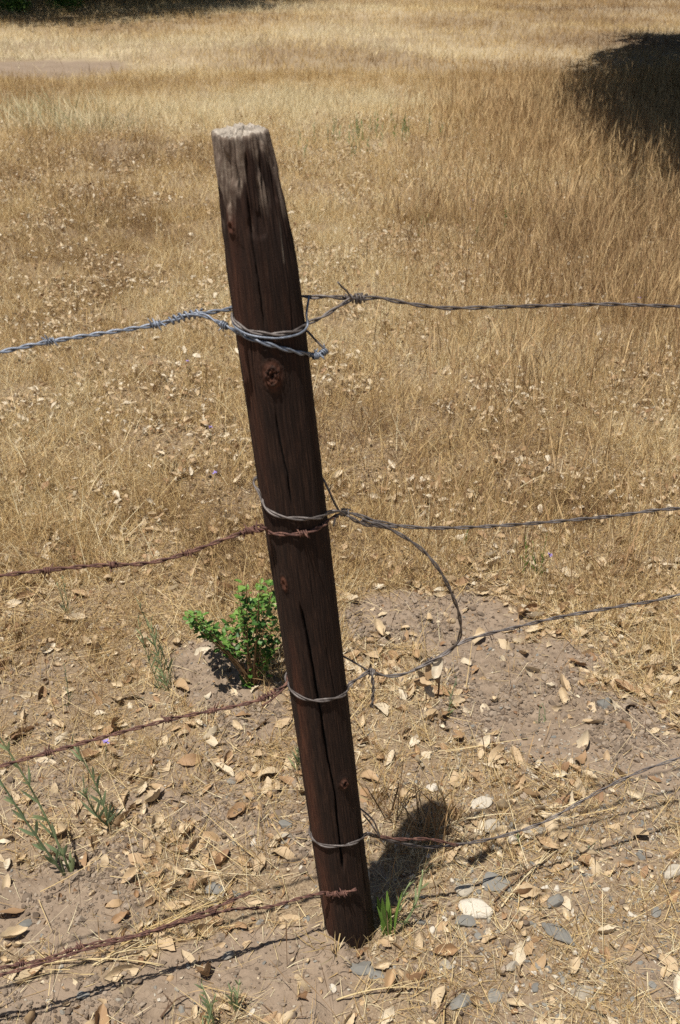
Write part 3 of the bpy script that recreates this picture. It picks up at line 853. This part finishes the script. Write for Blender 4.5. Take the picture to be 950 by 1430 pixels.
# right, top: twisted dull wire tied round the post
w = empty('barbed_wire', P(520, 417))
tag(w, 'top right wire, dull grey twisted wire knotted to a loop round the post', 'wire', FENCE_GROUP)
fr = strands(w, [Pn(1500, 432), Pn(1200, 434), Pn(950, 428), Pn(850, 425), Pn(760, 427), Pn(690, 429), Pn(620, 430), Pn(565, 423), Pn(530, 416), Pn(500, 417), Pn(478, 416)], M_DULL, .085)
k0, k1 = near_idx(fr, 480, 416), near_idx(fr, 512, 417)
coil(w, fr, k0, k1, M_DULL, 4)
coil(w, fr, near_idx(fr, 496, 417), near_idx(fr, 506, 417), M_DULL, 2, WR * 4.2)
strands(w, [Pn(480, 416, .004), Pn(455, 414), Pn(435, 415, -.01), S(-35, 413), S(-80, 420), S(-130, 428), S(-172, 432)], M_DULL, .07, name='tie_loop')
strands(w, [Pn(490, 418, .006), Pn(470, 430, .01), Pn(448, 444, .02), S(25, 452), S(60, 461), S(95, 466), S(135, 462), S(165, 450), S(185, 438)], M_DULL, .06, name='tie_loop')
single(w, [Pn(492, 418, .008), Pn(484, 406, .012), Pn(478, 401, .014), Pn(472, 394, .016)], M_DULL, WR * .9, 'wire_tail')
single(w, [Pn(432, 413, -.01), Pn(430, 425, .008), Pn(428, 440, .02), S(30, 455, .005), S(60, 465, .005), S(95, 471, .004), S(135, 466, .005), S(165, 455, .004), S(190, 440)], M_GALV, WR, 'tie_loop')

# left, top: bright galvanised barbed wire
w = empty('barbed_wire', P(240, 448))
tag(w, 'top left wire, bright silver galvanised barbed wire with clean barbs', 'wire', FENCE_GROUP)
fr = strands(w, [Pn(-320, 560), Pn(-100, 514), Pn(0, 492), Pn(70, 477), Pn(160, 463), Pn(225, 452), Pn(260, 441), Pn(295, 436), Pn(325, 431, -.01), S(200, 430), S(235, 425)], M_GALV, .042)
for s, (a, c) in enumerate([(68, 477), (218, 453), (-90, 512), (-220, 540)]): barb(w, fr, near_idx(fr, a, c), M_GALV, .014, 10 + s)
coil(w, fr, near_idx(fr, 236, 449), near_idx(fr, 285, 438), M_GALV, 6, WR * 3.4)
fr2 = strands(w, [Pn(262, 441, .004), Pn(283, 440, .006), Pn(305, 450, .02), Pn(325, 460, .035), S(150, 467, .003), S(120, 476, .003), S(95, 484, .003), S(60, 492, .003), S(30, 495, .004), Pn(432, 496, .025), Pn(443, 497, .02), Pn(455, 490, .014)], M_GALV, .05, name='tie_loop')
barb(w, fr2, near_idx(fr2, 315, 453), M_GALV, .012, 20); barb(w, fr2, near_idx(fr2, 440, 497), M_GALV, .010, 21); barb(w, fr2, near_idx(fr2, 452, 491), M_GALV, .010, 22)
single(w, [S(-35, 455), S(-8, 462, .004), Pn(440, 474, .004), Pn(450, 484, .008), Pn(456, 490, .012)], M_DULL, WR, 'tie_loop')

# right, second
w = empty('barbed_wire', P(480, 716))
tag(w, 'second wire on the right, dull brown twisted wire with a tilted loop round the post', 'wire', FENCE_GROUP)
fr = strands(w, [Pn(1500, 682), Pn(1200, 700), Pn(950, 710), Pn(870, 719), Pn(780, 728), Pn(700, 734), Pn(640, 737), Pn(590, 737), Pn(550, 733), Pn(520, 726), Pn(495, 718), Pn(476, 715)], M_DULL, .085)
strands(w, [Pn(556, 735, .003), Pn(530, 735, .006), Pn(505, 731, .008), Pn(485, 720, .008)], M_DULL, .05, name='tie_loop')
coil(w, fr, near_idx(fr, 474, 715), near_idx(fr, 488, 716), M_DULL, 3, WR * 3.6)
strands(w, [Pn(482, 716, .006), Pn(470, 714, .018), S(20, 716), S(55, 721), S(90, 723), S(130, 719), S(160, 707), Pn(364, 690, .0), S(200, 672, .006), S(240, 662), S(290, 660), S(335, 663)], M_DULL, .07, name='tie_loop')
single(w, [S(-35, 662), S(-12, 668, .004), Pn(459, 684, .0), Pn(466, 700, .004), Pn(474, 714, .006)], M_DULL, WR, 'tie_loop')
single(w, [Pn(478, 716, .01), Pn(469, 722, .016), Pn(466, 735, .018)], M_DULL, WR, 'wire_tail')

# left, second: rusty
w = empty('barbed_wire', P(300, 757))
tag(w, 'second wire on the left, rusty red brown barbed wire reaching across the post front', 'wire', FENCE_GROUP)
fr = strands(w, [Pn(-320, 860), Pn(-100, 818), Pn(0, 804), Pn(60, 797), Pn(130, 790), Pn(200, 787), Pn(250, 776), Pn(300, 758), Pn(330, 747), Pn(355, 739), Pn(370, 738, .03), S(165, 741, .003), S(140, 744), S(110, 745), S(85, 742), S(55, 734), S(25, 726), Pn(472, 720, .01)], M_RUST, .055, wob=.0)
for s, (a, c) in enumerate([(64, 797), (158, 789), (262, 772), (344, 742), (352, 740), (-90, 815), (425, 744)]): barb(w, fr, near_idx(fr, a, c), M_RUST, .013, 30 + s)
coil(w, fr, near_idx(fr, 335, 746), near_idx(fr, 366, 738), M_RUST, 4, WR * 3.2)

# loose loop hanging between second and third wires
w = empty('loose_wire', P(628, 820))
tag(w, 'loose length of dull twisted wire curving down from the second wire to the third', 'wire')
strands(w, [Pn(505, 726, .006), Pn(530, 733, .007), Pn(560, 747, .012), Pn(592, 770, .02), Pn(616, 800, .03), Pn(632, 832, .035), Pn(642, 862, .03), Pn(642, 890, .02), Pn(628, 909, .008), Pn(605, 922, .006), Pn(580, 935, .005)], M_DULL, .075)

# right, third
w = empty('barbed_wire', P(520, 938))
tag(w, 'third wire on the right, dull wire rising to the right edge with a dangling end', 'wire', FENCE_GROUP)
fr = strands(w, [Pn(1500, 660), Pn(1200, 758), Pn(950, 830), Pn(870, 846), Pn(790, 860), Pn(720, 876), Pn(655, 893), Pn(620, 913), Pn(590, 930), Pn(565, 941), Pn(540, 944), Pn(515, 937)], M_DULL, .085)
coil(w, fr, near_idx(fr, 512, 936), near_idx(fr, 522, 940), M_DULL, 3, WR * 3.2)
coil(w, fr, near_idx(fr, 597, 926), near_idx(fr, 606, 921), M_DULL, 2, WR * 3.6)
strands(w, [Pn(516, 937, .004), Pn(500, 948, .02), Pn(488, 956, .03), S(35, 965), S(60, 972), S(95, 977), S(130, 975), S(160, 965), S(182, 955), S(215, 940), S(270, 920), S(325, 912)], M_DULL, .08, name='tie_loop')
single(w, [S(-35, 912), S(-8, 917, .003), Pn(500, 928, .004), Pn(515, 937, .004)], M_DULL, WR, 'tie_loop')
strands(w, [Pn(519, 939, .006), Pn(521, 955, .012), Pn(521, 972, .014), Pn(519, 988, .016)], M_DULL, .03, name='wire_tail')

# left, third: rusty
w = empty('barbed_wire', P(250, 1003))
tag(w, 'third wire on the left, rusty barbed wire running behind the post below the seedling', 'wire', FENCE_GROUP)
fr = strands(w, [Pn(-320, 1165), Pn(-100, 1098), Pn(0, 1070), Pn(60, 1053), Pn(150, 1028), Pn(245, 1003), Pn(320, 988), Pn(360, 978), Pn(385, 966), Pn(403, 952, -.005), S(205, 945), S(240, 938)], M_RUST, .055, wob=.0)
for s, (a, c) in enumerate([(66, 1051), (236, 1004), (300, 992), (366, 976), (-90, 1096)]): barb(w, fr, near_idx(fr, a, c), M_RUST, .013, 40 + s)
coil(w, fr, near_idx(fr, 366, 976), near_idx(fr, 386, 966), M_RUST, 4, WR * 3.2)
single(w, [Pn(366, 986, .004), Pn(378, 978, .006), Pn(392, 966, .006), S(190, 957)], M_RUST, WR, 'tie_loop')

# right, lowest
w = empty('barbed_wire', P(560, 1178))
tag(w, 'lowest wire on the right, slack brown twisted wire over the post shadow', 'wire', FENCE_GROUP)
fr = strands(w, [Pn(1500, 880), Pn(1200, 972), Pn(950, 1058), Pn(900, 1075), Pn(850, 1098), Pn(800, 1126), Pn(755, 1150), Pn(700, 1168), Pn(650, 1178), Pn(600, 1183), Pn(560, 1178), Pn(530, 1170), Pn(514, 1164)], M_DULL, .10, amp=1.15)
strands(w, [Pn(640, 1181, .003), Pn(600, 1172, .004), Pn(560, 1172, .006), Pn(528, 1168, .006)], M_RUST, .08, name='tie_loop')
strands(w, [Pn(526, 1168, .004), Pn(516, 1164, .02), S(25, 1166), S(60, 1174), S(95, 1180), S(130, 1180), S(160, 1174), S(182, 1164), S(220, 1150), S(270, 1135), S(325, 1126)], M_DULL, .09, name='tie_loop')
single(w, [S(-35, 1126), S(-8, 1130, .003), Pn(520, 1144, .004), Pn(527, 1158, .005), Pn(532, 1172, .005)], M_DULL, WR, 'tie_loop')
single(w, [Pn(532, 1172, .007), Pn(526, 1162, .010), Pn(518, 1150, .006), Pn(508, 1138, -.03)], M_DULL, WR, 'tie_loop')

# left, lowest: rusty with a cluster of barbs on the post face
w = empty('barbed_wire', P(300, 1276))
tag(w, 'lowest wire on the left, rusty barbed wire ending in barbs on the post face', 'wire', FENCE_GROUP)
fr = strands(w, [Pn(-320, 1425), Pn(-100, 1378), Pn(0, 1352), Pn(60, 1340), Pn(120, 1320), Pn(200, 1304), Pn(260, 1287), Pn(320, 1271), Pn(372, 1267), Pn(420, 1254, .01), Pn(450, 1247, .03), S(150, 1246, .003), S(125, 1246, .003), S(100, 1243, .004), S(80, 1238, .006)], M_RUST, .05, wob=.0)
for s, (a, c) in enumerate([(30, 1346), (95, 1328), (112, 1324), (205, 1303), (222, 1298), (300, 1276), (458, 1247), (468, 1246), (480, 1244), (-90, 1375)]): barb(w, fr, near_idx(fr, a, c), M_RUST, .012, 50 + s)

tick(5)
strands(w, [Pn(-100, 1390), Pn(0, 1362, .01), Pn(60, 1345, .008), Pn(120, 1326, .01), Pn(190, 1308, .006), Pn(240, 1290, .006), Pn(290, 1272, .008), Pn(350, 1246, .01)], M_RUST, .06)
# ---------------------------------------------------------------- plants
def part_mesh(name, L, mat, parent, smooth=True):
    V, Fs, T = merge3(L)
    return link(name, mesh_np(name, V - np.array(parent.location), Fs, {'tint': T}, smooth), mat, parent)
def stem_tube(p0, p1, bend, r0, r1, t=.5, m=8):
    p0, p1 = np.array(p0, float), np.array(p1, float)
    s = np.linspace(0, 1, m)[:, None]
    q = p0 + (p1 - p0) * s + np.array(bend) * (s * (1 - s)) * 4
    V, Fs, _ = tube(q, np.linspace(r0, r1, m), 5)
    return (V, Fs, np.full(len(V), t)), q
def ribbon(p, d, up, length, width, tint, curl=.5, rows=6, foldz=.25):
    d = d / np.linalg.norm(d); side = np.cross(d, up); side /= np.linalg.norm(side) + 1e-9; nn = np.cross(side, d)
    s = np.linspace(0, 1, rows)
    c = p + d * (s * length)[:, None] - nn * (curl * length * s ** 2)[:, None]
    wv = width * np.sin(np.pi * (s * .86 + .12)) ** .8 / 2
    V = np.stack([c - side * wv[:, None], c - nn * (foldz * wv)[:, None], c + side * wv[:, None]], 1).reshape(-1, 3)
    return V, [grid_faces(3, rows)], np.full(len(V), tint)

# green oak seedling bush left of the post
g = on_ground(352, 955)
bush = empty('oak_seedling', g)
tag(bush, 'bushy bright green seedling with small toothed leaves just left of the post', 'seedling')
r = np.random.default_rng(5)
ST, LF = [], []
def toothed(seed):
    rr = np.random.default_rng(seed)
    s = np.linspace(0, 1, 9)
    w_ = .30 * np.sin(np.pi * s ** .8) ** .7; w_[1::2] *= 1.28; w_[0] = .02; w_[-1] = .01
    V = np.stack([np.stack([-w_, s, .28 * w_ + .03 * rr.standard_normal(9)], -1), np.stack([0 * s, s - .02, -.16 * s * s], -1), np.stack([w_, s, .28 * w_ + .03 * rr.standard_normal(9)], -1)], 1).reshape(-1, 3)
    return V, grid_faces(3, 9)
TP = [toothed(k) for k in range(4)]
targets = []
for k in range(42):
    u_ = r.uniform(0, 1)
    tx, ty = r.choice(np.array([0, 1, 2, 3, 4, 5]), 1)[0], 0
    cx, cy, sx, sy = [(342, 822, 34, 24), (375, 835, 18, 28), (286, 860, 32, 14), (335, 868, 34, 24), (262, 852, 12, 7), (382, 900, 14, 32)][int(tx)]
    targets.append((cx + sx * r.uniform(-1.1, 1.1), cy + sy * r.uniform(-1.1, 1.1)))
for (a, c) in targets:
    dpt = r.uniform(-.09, .10)
    e = np.array(Vector((0, 0, CAM_H)) + ray(a, c) * ((g.y + dpt) / ray(a, c).y))
    e[2] = max(e[2], float(H(e[0:1], e[1:2])[0]) + .012)
    s0, q = stem_tube(np.array(g) + r.normal(0, .006, 3) * [1, 1, 0], e, [0, 0, r.uniform(0, .02)], .0014, .0007, .3, 10)
    ST.append(s0)
    m = int(r.integers(14, 24))
    for j in range(m):
        f_ = 1 - r.beta(1, 2.3) * .75
        b0 = q[min(9, int(f_ * 9))] + r.normal(0, .007, 3)
        pv, pf = TP[int(r.integers(4))]
        L_ = r.uniform(.009, .020)
        Rm = rotm(np.array([r.uniform(0, 6.28)]), np.array([r.uniform(-.2, .9)]), np.array([r.normal(0, .4)]), np.array([L_]))[0]
        LF.append((pv @ Rm.T + b0, [pf], np.full(len(pv), np.clip(r.beta(2, 2) + (.2 if f_ > .85 else -.05), 0, 1))))
[part_mesh('stem', [q_], M_STEM, bush) for q_ in ST]; part_mesh('foliage', LF, M_GREEN, bush)

# small low seedling under it
def low_rosette(px_, py_, label, n=10, L_=.02, mat=M_GREEN, cat='seedling', name='seedling', wd=.35, lo=.2, hi=1.1, tint=(.4, 1)):
    g = on_ground(px_, py_); o = empty(name, g); LF = []
    for k in range(n):
        a = r.uniform(0, 6.28); el = r.uniform(lo, hi); d = np.array([math.cos(a) * math.cos(el), math.sin(a) * math.cos(el), math.sin(el)])
        LF.append(ribbon(np.array(g) + r.normal(0, .003, 3) * [1, 1, 0], d, np.array([0, 0, 1.]), L_ * r.uniform(.6, 1.2), L_ * wd, r.uniform(*tint), r.uniform(.1, .5)))
    part_mesh('foliage', LF, mat, o); tag(o, label, cat); return o
low_rosette(345, 955, 'low light green sprout under the bushy seedling', 14, .026)

def weed(px_, py_, hpx, leanpx, label, nst=1, leafL=.045, leafW=.0055, nleaf=9, mat=M_GREY, tint=(.2, .9), name='weed', group='grey green weeds', spread=.012, thick=.0013, head=False, cat='weed'):
    """upright stalks with narrow clasping leaves"""
    g = on_ground(px_, py_); o = empty(name, g)
    d = project(np.array([g]))[2][0]
    ST, LF = [], []
    nleaf = int(nleaf * 1.5)
    for k in range(nst):
        h = hpx * d / F / math.cos(R(PITCH)) * r.uniform(.75, 1.05)
        dx = leanpx * d / F * r.uniform(.7, 1.25) + r.normal(0, .012)
        b0 = np.array(g) + np.array([r.normal(0, spread), r.normal(0, spread), -.003])
        s0, q = stem_tube(b0, b0 + np.array([dx, r.normal(0, .02), h]), [r.normal(0, .006), r.normal(0, .006), 0], thick, thick * .45, r.uniform(*tint), 10)
        ST.append(s0)
        for j in range(nleaf):
            f_ = (j + r.uniform(0, 1)) / nleaf; p = q[min(9, int(f_ * 9.5))]
            a = r.uniform(0, 6.28); el = r.uniform(1.0, 1.42) - .45 * (1 - f_) ** 3 * r.random()
            dd = np.array([math.cos(a) * math.cos(el) + dx / h * math.sin(el), math.sin(a) * math.cos(el), math.sin(el)])
            LF.append(ribbon(p, dd, np.array([math.cos(a + 1.5), math.sin(a + 1.5), .2]), leafL * (1.15 - .6 * f_) * r.uniform(.6, 1.1), leafW * .58 * (1.1 - .5 * f_), r.uniform(*tint), r.uniform(-.1, .35)))
    [part_mesh('stem', [q_], mat, o) for q_ in ST]; part_mesh('foliage', LF, mat, o)
    tag(o, label, cat, group); return o
weed(98, 1222, 245, -80, 'tall leaning grey green weed on bare soil at the left edge', 2, .05, .013, 15, thick=.0026, tint=(.4, 1))
weed(152, 1150, 120, -24, 'grey green upright weed on the soil beside the tall leaning one', 2, .055, .012, 12, tint=(.3, 1), thick=.0022)
weed(236, 960, 130, -20, 'slender grey green weed left of the bushy seedling', 4, .045, .007, 12, tint=(.3, .9))
weed(292, 1428, 82, -10, 'short grey green weed at the bottom edge left of the post', 2, .04, .009, 7, thick=.002, tint=(.5, 1))
weed(334, 1416, 66, -6, 'second short grey green weed at the bottom, nearer the post', 2, .035, .008, 6, thick=.0018, tint=(.5, 1))
weed(414, 1075, 60, -4, 'small grey green weed half hidden at the left side of the post', 2, .035, .006, 8)
weed(636, 1000, 80, 2, 'grey green weed below the snagged leaves', 1, .03, .006, 9)
weed(752, 1008, 34, 0, 'tiny grass like weed on the bare dirt at right', 2, .02, .003, 6)
weed(90, 860, 60, -12, 'small faint weed in the dry grass at far left', 2, .03, .004, 7)
weed(100, 985, 60, -8, 'short weed below the second rusty wire at far left', 1, .03, .004, 7)
weed(728, 1185, 26, 0, 'tiny pale sprout right of the lowest wire dip', 1, .016, .004, 6)
weed(810, 1190, 24, 4, 'tiny green sprout below the lowest wire at right', 1, .016, .003, 6)
weed(748, 810, 56, 0, 'green sprout at the edge of the dirt patch', 3, .035, .005, 8, tint=(.3, 1), mat=M_GREEN)
weed(645, 768, 40, 6, 'pair of green blades under the second right wire', 1, .03, .003, 6, mat=M_GREEN)
for k, (a, c, h) in enumerate([(482, 205, 34), (505, 195, 26), (538, 192, 28), (562, 188, 22), (470, 215, 22), (520, 190, 26)]):
    weed(a, c, h, 0, ['green weed in the far grass right of the post top', 'small dull green weed in the far grass above the top right wire'][k % 2], 6, .05, .012, 6, spread=.16, mat=M_GREEN if k == 2 else M_GREY, group='far weeds above the top right wire', thick=.002, tint=(.5, 1))
for k, (a, c, h) in enumerate([(692, 345, 60), (718, 310, 44), (672, 340, 26), (590, 330, 30)]):
    weed(a, c, h, 6, ['spindly green weed in the field between the post and the shaded grass', 'shorter spindly weed beside the taller one in the field', 'low leafy weed left of the spindly ones', 'faint green weed behind the top right wire'][k], 2, .03, .010, 9, mat=M_GREEN, group='field weeds', spread=.03, tint=(0, .5))
# bright tuft right of the post foot
def tuft(px_, py_, label, n, L_, w_, mat, tint, name='grass_tuft', group=None, sp=.012, lean=.45, curl=.3):
    g = on_ground(px_, py_); o = empty(name, g); LF = []
    for k in range(n):
        a = r.uniform(0, 6.28); el = math.pi / 2 - abs(r.normal(0, lean)); d = np.array([math.cos(a) * math.cos(el), math.sin(a) * math.cos(el), math.sin(el)])
        b0 = np.array(g) + np.array([r.normal(0, sp), r.normal(0, sp * .7), -.002])
        LF.append(ribbon(b0, d, np.array([math.cos(a + 1.7), math.sin(a + 1.7), .1]), L_ * r.uniform(.45, 1.1), w_ * r.uniform(.7, 1.2), r.uniform(*tint), r.uniform(0, curl), 8))
    part_mesh('foliage', LF, mat, o); tag(o, label, 'grass tuft', group); return o
tuft(538, 1303, 'upright clump of broad green blades touching the post foot', 13, .095, .0085, M_GREEN, (.75, 1), lean=.26, curl=.2)
weed(550, 1300, 92, 18, 'bright green leafy grass sprout right beside the post foot', 2, .055, .008, 6, M_GREY, (.75, 1), 'grass_sprout', None, .008, .0026, cat='grass tuft')
tuft(383, 950, 'dry straw coloured tuft at the foot of the green seedling', 22, .12, .002, M_GRASS, (.6, .95), lean=.35)
tuft(458, 1322, 'pale bent straw curling across the left edge of the post foot', 12, .07, .0022, M_GRASS, (.5, .95), lean=.9, curl=.8, sp=.016)
tuft(500, 1336, 'low tangle of straw right in front of the post foot', 16, .045, .0018, M_GRASS, (.3, .9), lean=1.1, curl=.6, sp=.022)
tuft(470, 1335, 'few dry curved straw blades at the front of the post foot', 9, .075, .0028, M_GRASS, (.55, .9), lean=.8, curl=.7)
tuft(520, 1320, 'dry straw wisps under the bright green sprout', 14, .05, .0016, M_GRASS, (.55, .9), lean=.8, curl=.7)
for k, (a, c, h) in enumerate([(590, 1165, 60), (545, 1150, 80), (630, 1150, 70), (560, 1190, 60), (608, 1180, 90), (528, 1120, 60)]):
    tuft(a, c, ['dry reddish stalks crossing the post shadow', 'dark thin dry stalks right of the post above the lowest wire', 'pale dry stalks at the right side of the post shadow', 'tangled dry stalks at the left of the post shadow', 'dry stalks beside the lowest wire over the shadow', 'dry twiggy stalks close to the post side'][k], 18 + k, h / (430 if k < 2 or k == 5 else 600), .0030, M_STEM if k % 3 != 2 else M_GRASS, (.1, .8), 'dry_stalks', 'dry stalks by the post shadow', .016, .4, .4)
for k, (a, c) in enumerate([(75, 160), (30, 175), (110, 185)]):
    tuft(a, c, ['pale green grass clump in the far grass at upper left', 'pale green grass clump by the left edge in the far grass', 'lower pale green grass clump in the far grass at upper left'][k], 260, .26, .005, M_GRASS, (.93, 1.0), 'grass_clump', 'far pale green clumps', .32, .5, .5)
# scattered dry tufts on the near ground
for k in range(46):
    a, c = r.uniform(0, 950), r.uniform(880, 1420)
    g_ = on_ground(a, c)
    if bare(np.array([g_.x]), np.array([g_.y]))[0] > .75 or (400 < a < 560 and c > 1100): continue
    h_, v_ = zone(a, c)
    tuft(a, c, f'wispy dry grass tuft {h_}, {v_}', int(r.integers(14, 34)), r.uniform(.04, .08), .0014, M_GRASS, (.15, .9), 'dry_grass_tuft', 'dry tufts on the near soil', .018, .75, .6)

# violet field flowers
for k, (a, c) in enumerate([(888, 398), (893, 416), (262, 505), (294, 597), (768, 775), (660, 280), (300, 660), (148, 1036), (657, 292)]):
    g = on_ground(a, c + 26); o = empty('wildflower', g)
    top = Vector((0, 0, CAM_H)) + ray(a, c) * (g.y / ray(a, c).y)
    s0, q = stem_tube(g, top, [0, 0, 0], .0009, .0006, .4)
    part_mesh('stem', [s0], M_GREY, o)
    PF = []
    for j in range(9):
        an = j * 2.4; el = r.uniform(-.2, 1.2); d = np.array([math.cos(an) * math.cos(el), math.sin(an) * math.cos(el), math.sin(el)])
        PF.append(ribbon(np.array(top), d, np.array([0, 0, 1.]), .009, .0045, .5, .2, 4))
    part_mesh('blossom', PF, M_PETAL, o)
    tag(o, ['violet flower above the top right wire near the right edge', 'violet flower just under the other one near the right edge', 'violet flower below the top left wire', 'violet flower left of the upper post above the second wires', 'violet flower at the edge of the dirt patch under the second right wire',
            'upper violet flower in the field right of the post top', 'violet flower a little above the second left wire', 'small violet flower on the third left wire', 'lower violet flower in the field right of the post top'][k], 'flower', 'violet wildflowers')

# leaves snagged below the third wire
w = empty('leaf_cluster', P(600, 940))
tag(w, 'clump of pale dry leaves snagged under the third right wire', 'leaves')
for k, (a, c, s_, t, yw, ti, ro) in enumerate([(612, 931, .040, .99, -.7, .9, .3), (598, 938, .030, .35, -.2, 1.1, .5), (592, 948, .032, .5, .8, .5, -.3), (606, 952, .030, .7, 2.0, .4, .4), (586, 958, .030, .45, 1.3, .2, .2), (600, 964, .032, .8, .4, .2, -.4), (611, 943, .026, .3, .1, .8, .3)]):
    pv, pf = PROTO[(k * 3) % 14]
    Rm = rotm(np.array([yw]), np.array([ti]), np.array([ro]), np.array([s_]))[0]
    gpt = np.array(P(a, c, .006 if k < 3 else .0))
    link('leaf', mesh_np('leaf', pv @ Rm.T + gpt - np.array(w.location), pf, {'tint': np.full(len(pv), t)}), M_LEAF, w)
tw = [stem_tube(np.array(P(608, 930)), np.array(P(611, 975, .004)), [.004, 0, 0], .0022, .0016, .1)[0]]
part_mesh('twig', tw, M_STEM, w)

# twigs on the ground
for k, (a, c, a2, c2, t, lab) in enumerate([(205, 1312, 350, 1246, .75, 'grey forked twig along the lowest left wire'), (60, 1350, 230, 1352, .8, 'pale thin twigs at the lower left under the rusty wire'), (225, 1425, 265, 1395, .05, 'dark short twig at the bottom left'),
                                  (605, 1428, 650, 1385, .1, 'dark twig by the blocky stone at the bottom'), (690, 1262, 760, 1208, .15, 'dark twig above the large cream stone'), (470, 1400, 600, 1385, .8, 'pale straw stem lying across the bottom centre'),
                                  (600, 1166, 720, 1140, .95, 'pinkish pale stalk lying over the post shadow'), (700, 1270, 780, 1190, .9, 'long pale stalk above the slate slab'), (150, 1340, 250, 1290, .7, 'pale stem beside the lowest rusty wire'), (170, 1322, 300, 1268, .6, 'upper pale stem lying along the lowest rusty wire'), (90, 1338, 200, 1318, .9, 'bleached stem crossing under the lowest rusty wire'), (130, 1352, 215, 1330, .85, 'bleached stem in front of the lowest rusty wire')]):
    p0, p1 = on_ground(a, c, .007), on_ground(a2, c2, .008)
    o = empty('twig', p0); LT = []
    s0, q = stem_tube(p0, p1, [.0, .006, .008], .0019, .0009, t, 14); LT.append(s0)
    for j in range(3):
        i_ = int(r.integers(3, 11)); e = q[i_] + (q[i_ + 2] - q[i_]) * 1.6 + r.normal(0, .012, 3) * [1, 1, .3] + [0, 0, .004]
        LT.append(stem_tube(q[i_], e, [0, 0, .003], .0011, .0005, t, 6)[0])
    V, Fs, T = merge3(LT)
    link('stem', mesh_np('twig', V - np.array(o.location), Fs, {'tint': T}), M_STEM if t < .3 else M_GRASS, o); tag(o, lab, 'twig', 'twigs and stalks on the ground')

tick(6)
# ---------------------------------------------------------------- oaks outside and at the edge of the frame; they cast the shade
def oak(x, y, crown_c, rx, ry, rz, n, label, seed, leaf=.16, pw=2.5, shear=0.0):
    rr = np.random.default_rng(seed)
    zg = float(H(np.array([float(x)]), np.array([float(y)]))[0])
    o = empty('oak_tree', (x, y, zg))
    LT = []
    q = np.array([[x, y, zg - .1], [x + .05, y, zg + .8], [x - .1, y + .1, zg + 1.8], [crown_c[0], crown_c[1], crown_c[2] + .6]])
    c, u = catmull(q, .1); V, Fs, _ = tube(c, np.linspace(.38, .16, len(c)) + .14 * np.exp(-u / .25), 14); LT.append((V, Fs))
    for k in range(11):
        a = k * 2.4; s_ = c[int(len(c) * rr.uniform(.35, .95))]
        e = np.array([crown_c[0] + rx * .75 * math.cos(a), crown_c[1] + ry * .75 * math.sin(a), crown_c[2] + rz * rr.uniform(-.4, .5)])
        m = (s_ + e) / 2 + np.array([0, 0, .4]); cc, uu = catmull([s_, m, e], .12); V, Fs, _ = tube(cc, np.linspace(.12, .025, len(cc)), 8); LT.append((V, Fs))
    V, Fs = join(LT); link('trunk', mesh_np('trunk', V - np.array(o.location), Fs), M_BARK, o)
    # leaves through the crown; shape: flat based dome over an uneven outline
    p = np.zeros((0, 3))
    while len(p) < n:
        q = rr.random((n, 3)) * 2 - 1
        e_ = np.abs(q[:, 0]) ** pw + np.abs(q[:, 1]) ** pw
        lump = .42 * (vn(q[:, 0] * 5 + seed, q[:, 1] * 5, 70) - .5) * 2
        hz = q[:, 2] * .5 + .5
        k = (e_ < 1 + lump) & (hz < (1.02 - .75 * e_)) & (vn(q[:, 0] * 9 + 40, q[:, 1] * 9 + hz * 7, 77) > .22)
        k &= rr.random(n) > .93 * sm(.5, 1.05, e_)
        q = q[k]; hz = hz[k]
        x_ = crown_c[0] + q[:, 0] * rx + shear * q[:, 1] * ry; y_ = crown_c[1] + q[:, 1] * ry
        z_ = crown_c[2] - rz + hz * rz * 2 + .35 * rr.random(len(q))
        p = np.vstack([p, np.stack([x_, y_, z_], -1)])
    p = p[:n]
    pv = np.array([[-.5, 0, 0], [0, -.28, .08], [.5, 0, 0], [0, .28, .08]]); pf = np.array([[0, 1, 2, 3]])
    V, Fs, A = inst(pv, pf, rotm(rr.random(n) * 6.28, rr.normal(0, .7, n), rr.normal(0, .7, n), leaf * rr.uniform(.6, 1.2, n)), p, per={'tint': rr.random(n)})
    link('crown', mesh_np('crown', V - np.array(o.location), Fs, A), M_OAK, o)
    tag(o, label, 'tree')
oak(7.4, 12.8, (6.45, 12.25, 4.25), 4.6, 7.5, 2.75, 150000, 'dark spreading oak to the right whose shade falls on the tall grass', 1, .19, 3, .2)
oak(-7.2, 30.5, (-8.0, 27.7, 4.2), 7.4, 8.3, 3.1, 90000, 'dark spreading oak beyond the upper left corner shading the grass', 2, .2, 2.5, 0)
for k, (a, c, s_) in enumerate([(95, 16, .5), (22, 18, .42)]):
    g = on_ground(a, c); o = empty('shrub', g); n = 900
    d = r.standard_normal((n, 3)); d /= np.linalg.norm(d, axis=1)[:, None]
    p = d * (r.random(n)[:, None] ** .5) * [s_, s_, s_ * .55] * r.uniform(.6, 1, (n, 1)) + np.array([0, 0, s_ * .4]); p[:, 2] = np.abs(p[:, 2])
    pv = np.array([[-.5, 0, 0], [0, -.28, .08], [.5, 0, 0], [0, .28, .08]]); pf = np.array([[0, 1, 2, 3]])
    V, Fs, A = inst(pv, pf, rotm(r.random(n) * 6.28, r.normal(0, .7, n), r.normal(0, .7, n), np.full(n, .06)), p, per={'tint': r.random(n)})
    link('foliage', mesh_np('foliage', V, Fs, A), M_GREEN, o)
    tag(o, ['low green shrub in the shade at the top left', 'small dark shrub at the top left corner'][k], 'shrub')
print('verts', sum(len(m.vertices) for m in bpy.data.meshes), 'objects', len(bpy.data.objects))
print('H0', H0, 'LEN', LEN, 'TOP', TOP, 'BASE', BASE, 'L4 z', [round(P(*q).z, 3) for q in [(0, 1352), (120, 1320), (260, 1287), (420, 1254)]])
